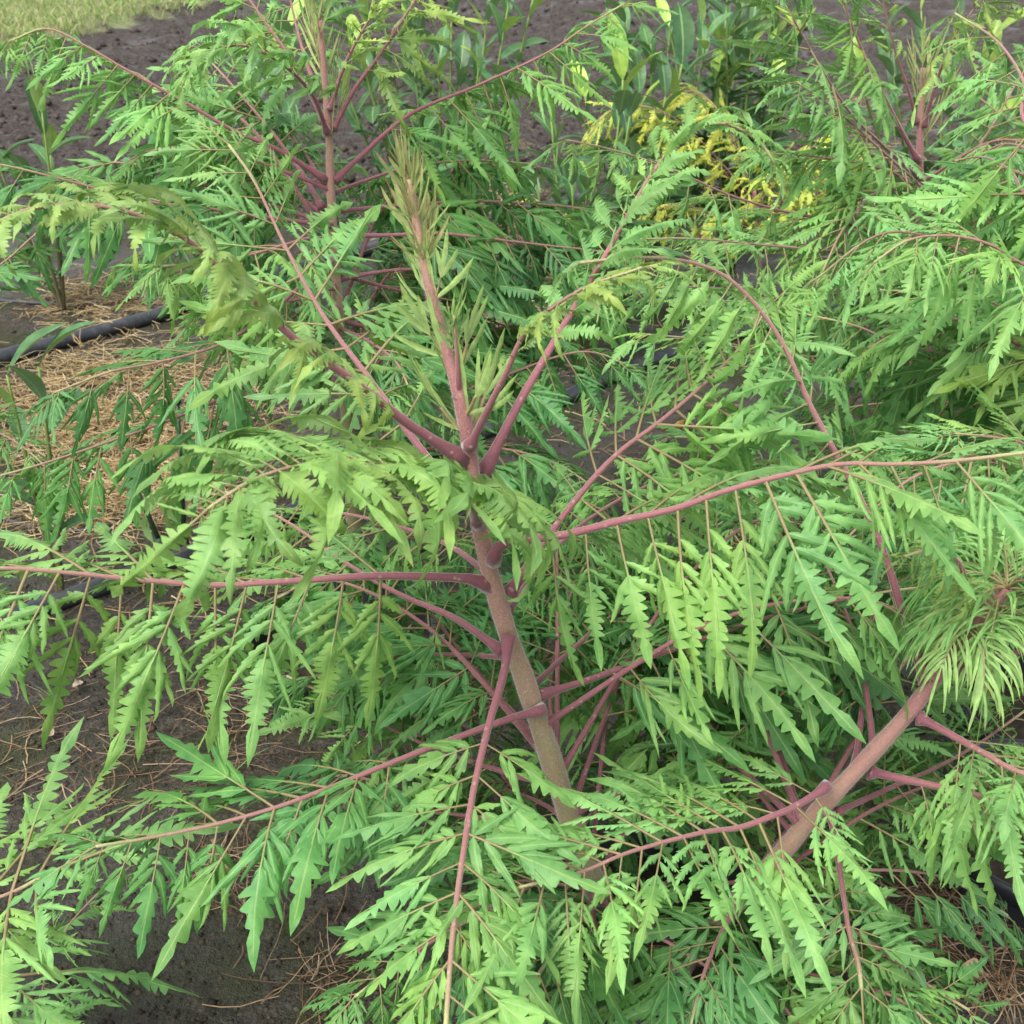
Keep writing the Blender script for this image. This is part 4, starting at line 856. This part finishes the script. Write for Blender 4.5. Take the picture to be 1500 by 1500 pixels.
def dead_leaf(px, py, size, col, label, seed, z=.012, name='dead_leaf', Y=None):
    r = random.Random(seed); mb = MB(); p = at(px, py, Y) if Y else on_ground(px, py, z)
    n = 7; rows = []
    for i in range(n + 1):
        t = i / n; w = .27 * math.sin(math.pi * min(1, .06 + t * .92)) * r.uniform(.5, 1.4)
        row = []
        for s in (-1, -.5, 0, .5, 1):
            zz = .22 * s * s + .13 * math.sin(6 * t + 3 * s + seed) + .25 * t * t + r.uniform(-.04, .04)
            k = r.uniform(.75, 1.2); row.append(mb.vert(((s * w) * size, (t - .5) * size, zz * size), 0, tuple(x * k for x in col)))
        rows.append(row)
    for i in range(n):
        for k in range(4): mb.f.append((rows[i][k], rows[i][k + 1], rows[i + 1][k + 1], rows[i + 1][k]))
    o = link(name, mb.mesh(name), None, DEAD); o.location = p; o.rotation_euler = (r.uniform(-.4, .4) + (.8 if Y else 0), r.uniform(-.4, .4), r.uniform(0, 6.28)); tag(o, label, 'leaf', 'fallen dead leaves')
dead_leaf(1440, 1010, .055, (.50, .21, .04), 'bright orange dead leaf behind the leaning stem', 1, .05)
dead_leaf(1423, 1436, .04, (.46, .32, .20), 'tan curled leaf on soil at lower right', 2)
dead_leaf(12, 965, .06, (.50, .42, .32), 'pale dry leaf at the left edge below the pipe', 3)
dead_leaf(70, 1083, .035, (.42, .32, .25), 'pinkish brown shrivelled leaf among twigs at lower left', 4)
dead_leaf(116, 1007, .028, (.46, .38, .30), 'small pale curled leaf under the long horizontal leaf', 5)
dead_leaf(985, 632, .05, (.40, .24, .07), 'brownish orange withered leaf above the pipe right of the stem', 6, .05)
dead_leaf(175, 955, .022, (.5, .46, .38), 'tiny whitish leaf scrap on grey soil', 7)

def weeds():
    r = random.Random(9); mb = MB()
    for (px, py, n, h) in ((780, 640, 9, .07), (760, 600, 7, .08), (320, 1140, 4, .08), (1040, 980, 8, .05), (90, 1040, 5, .05), (590, 840, 8, .07), (300, 1110, 3, .10), (700, 950, 8, .07), (1240, 760, 8, .08)):
        for _ in range(n):
            b = on_ground(px + r.gauss(0, 14), py + r.gauss(0, 8), -.003); an = r.uniform(0, 6.283); d = Vector((math.cos(an) * .5, math.sin(an) * .5, 1)).normalized(); w = Vector((-math.sin(an), math.cos(an), 0)) * .0022
            pr = None; q = b.copy(); hh = h * r.uniform(.6, 1.4); c = r.choice([(.12, .26, .06), (.18, .32, .08)])
            for s in range(6):
                k = 1 - s / 5.2; cur = (mb.vert(q - w * k, 0, c), mb.vert(q + w * k, 0, c))
                if pr: mb.f.append((pr[0], pr[1], cur[1], cur[0]))
                pr = cur; d = (d + Vector((math.cos(an), math.sin(an), -.4)) * .16).normalized(); q = q + d * hh / 5
    o = link('weed_grass', mb.mesh('weed_grass', False), None, GRASSM); tag(o, 'thin green grass weeds sprouting from the nursery soil', 'grass', kind='stuff')
weeds()

def crumbs():
    """Loose crumbs and clods of soil."""
    r = random.Random(21); mb = MB(); oct_f = [(0, 2, 4), (2, 1, 4), (1, 3, 4), (3, 0, 4), (2, 0, 5), (1, 2, 5), (3, 1, 5), (0, 3, 5)]
    def lump(p, sz, c):
        o = len(mb.v); ax = r.uniform(0, 3)
        for d in ((1, 0, 0), (-1, 0, 0), (0, 1, 0), (0, -1, 0), (0, 0, 1), (0, 0, -1)):
            q = Vector(d) * sz * r.uniform(.6, 1.35); q.z *= .7; q = Matrix.Rotation(ax, 3, 'Z') @ q
            mb.vert(p + q, 0, c)
        mb.f.extend(tuple(i + o for i in f) for f in oct_f)
    for _ in range(11000):
        p = gnd(r.uniform(-40, 1540), r.uniform(420, 1540)); z = ground_h(p.x, p.y); k = r.uniform(.5, 1.5)
        lump(Vector((p.x, p.y, z)), .0018 + .006 * r.random() ** 3, (.066 * k, .055 * k, .041 * k))
    for _ in range(7000):
        p = gnd(r.uniform(-40, 1200), r.uniform(0, 330))
        if lawn_d(p.x, p.y) > -.1 or p.y < 4.2: continue
        k = r.uniform(.5, 1.4); lump(Vector((p.x, p.y, ground_h(p.x, p.y))), .006 + .03 * r.random() ** 3, (.078 * k, .063 * k, .054 * k))
    o = link('soil_crumbs', mb.mesh('soil_crumbs'), None, DEAD); tag(o, 'dark crumbs and clods of loose soil over the ground', 'soil', kind='stuff')
crumbs()
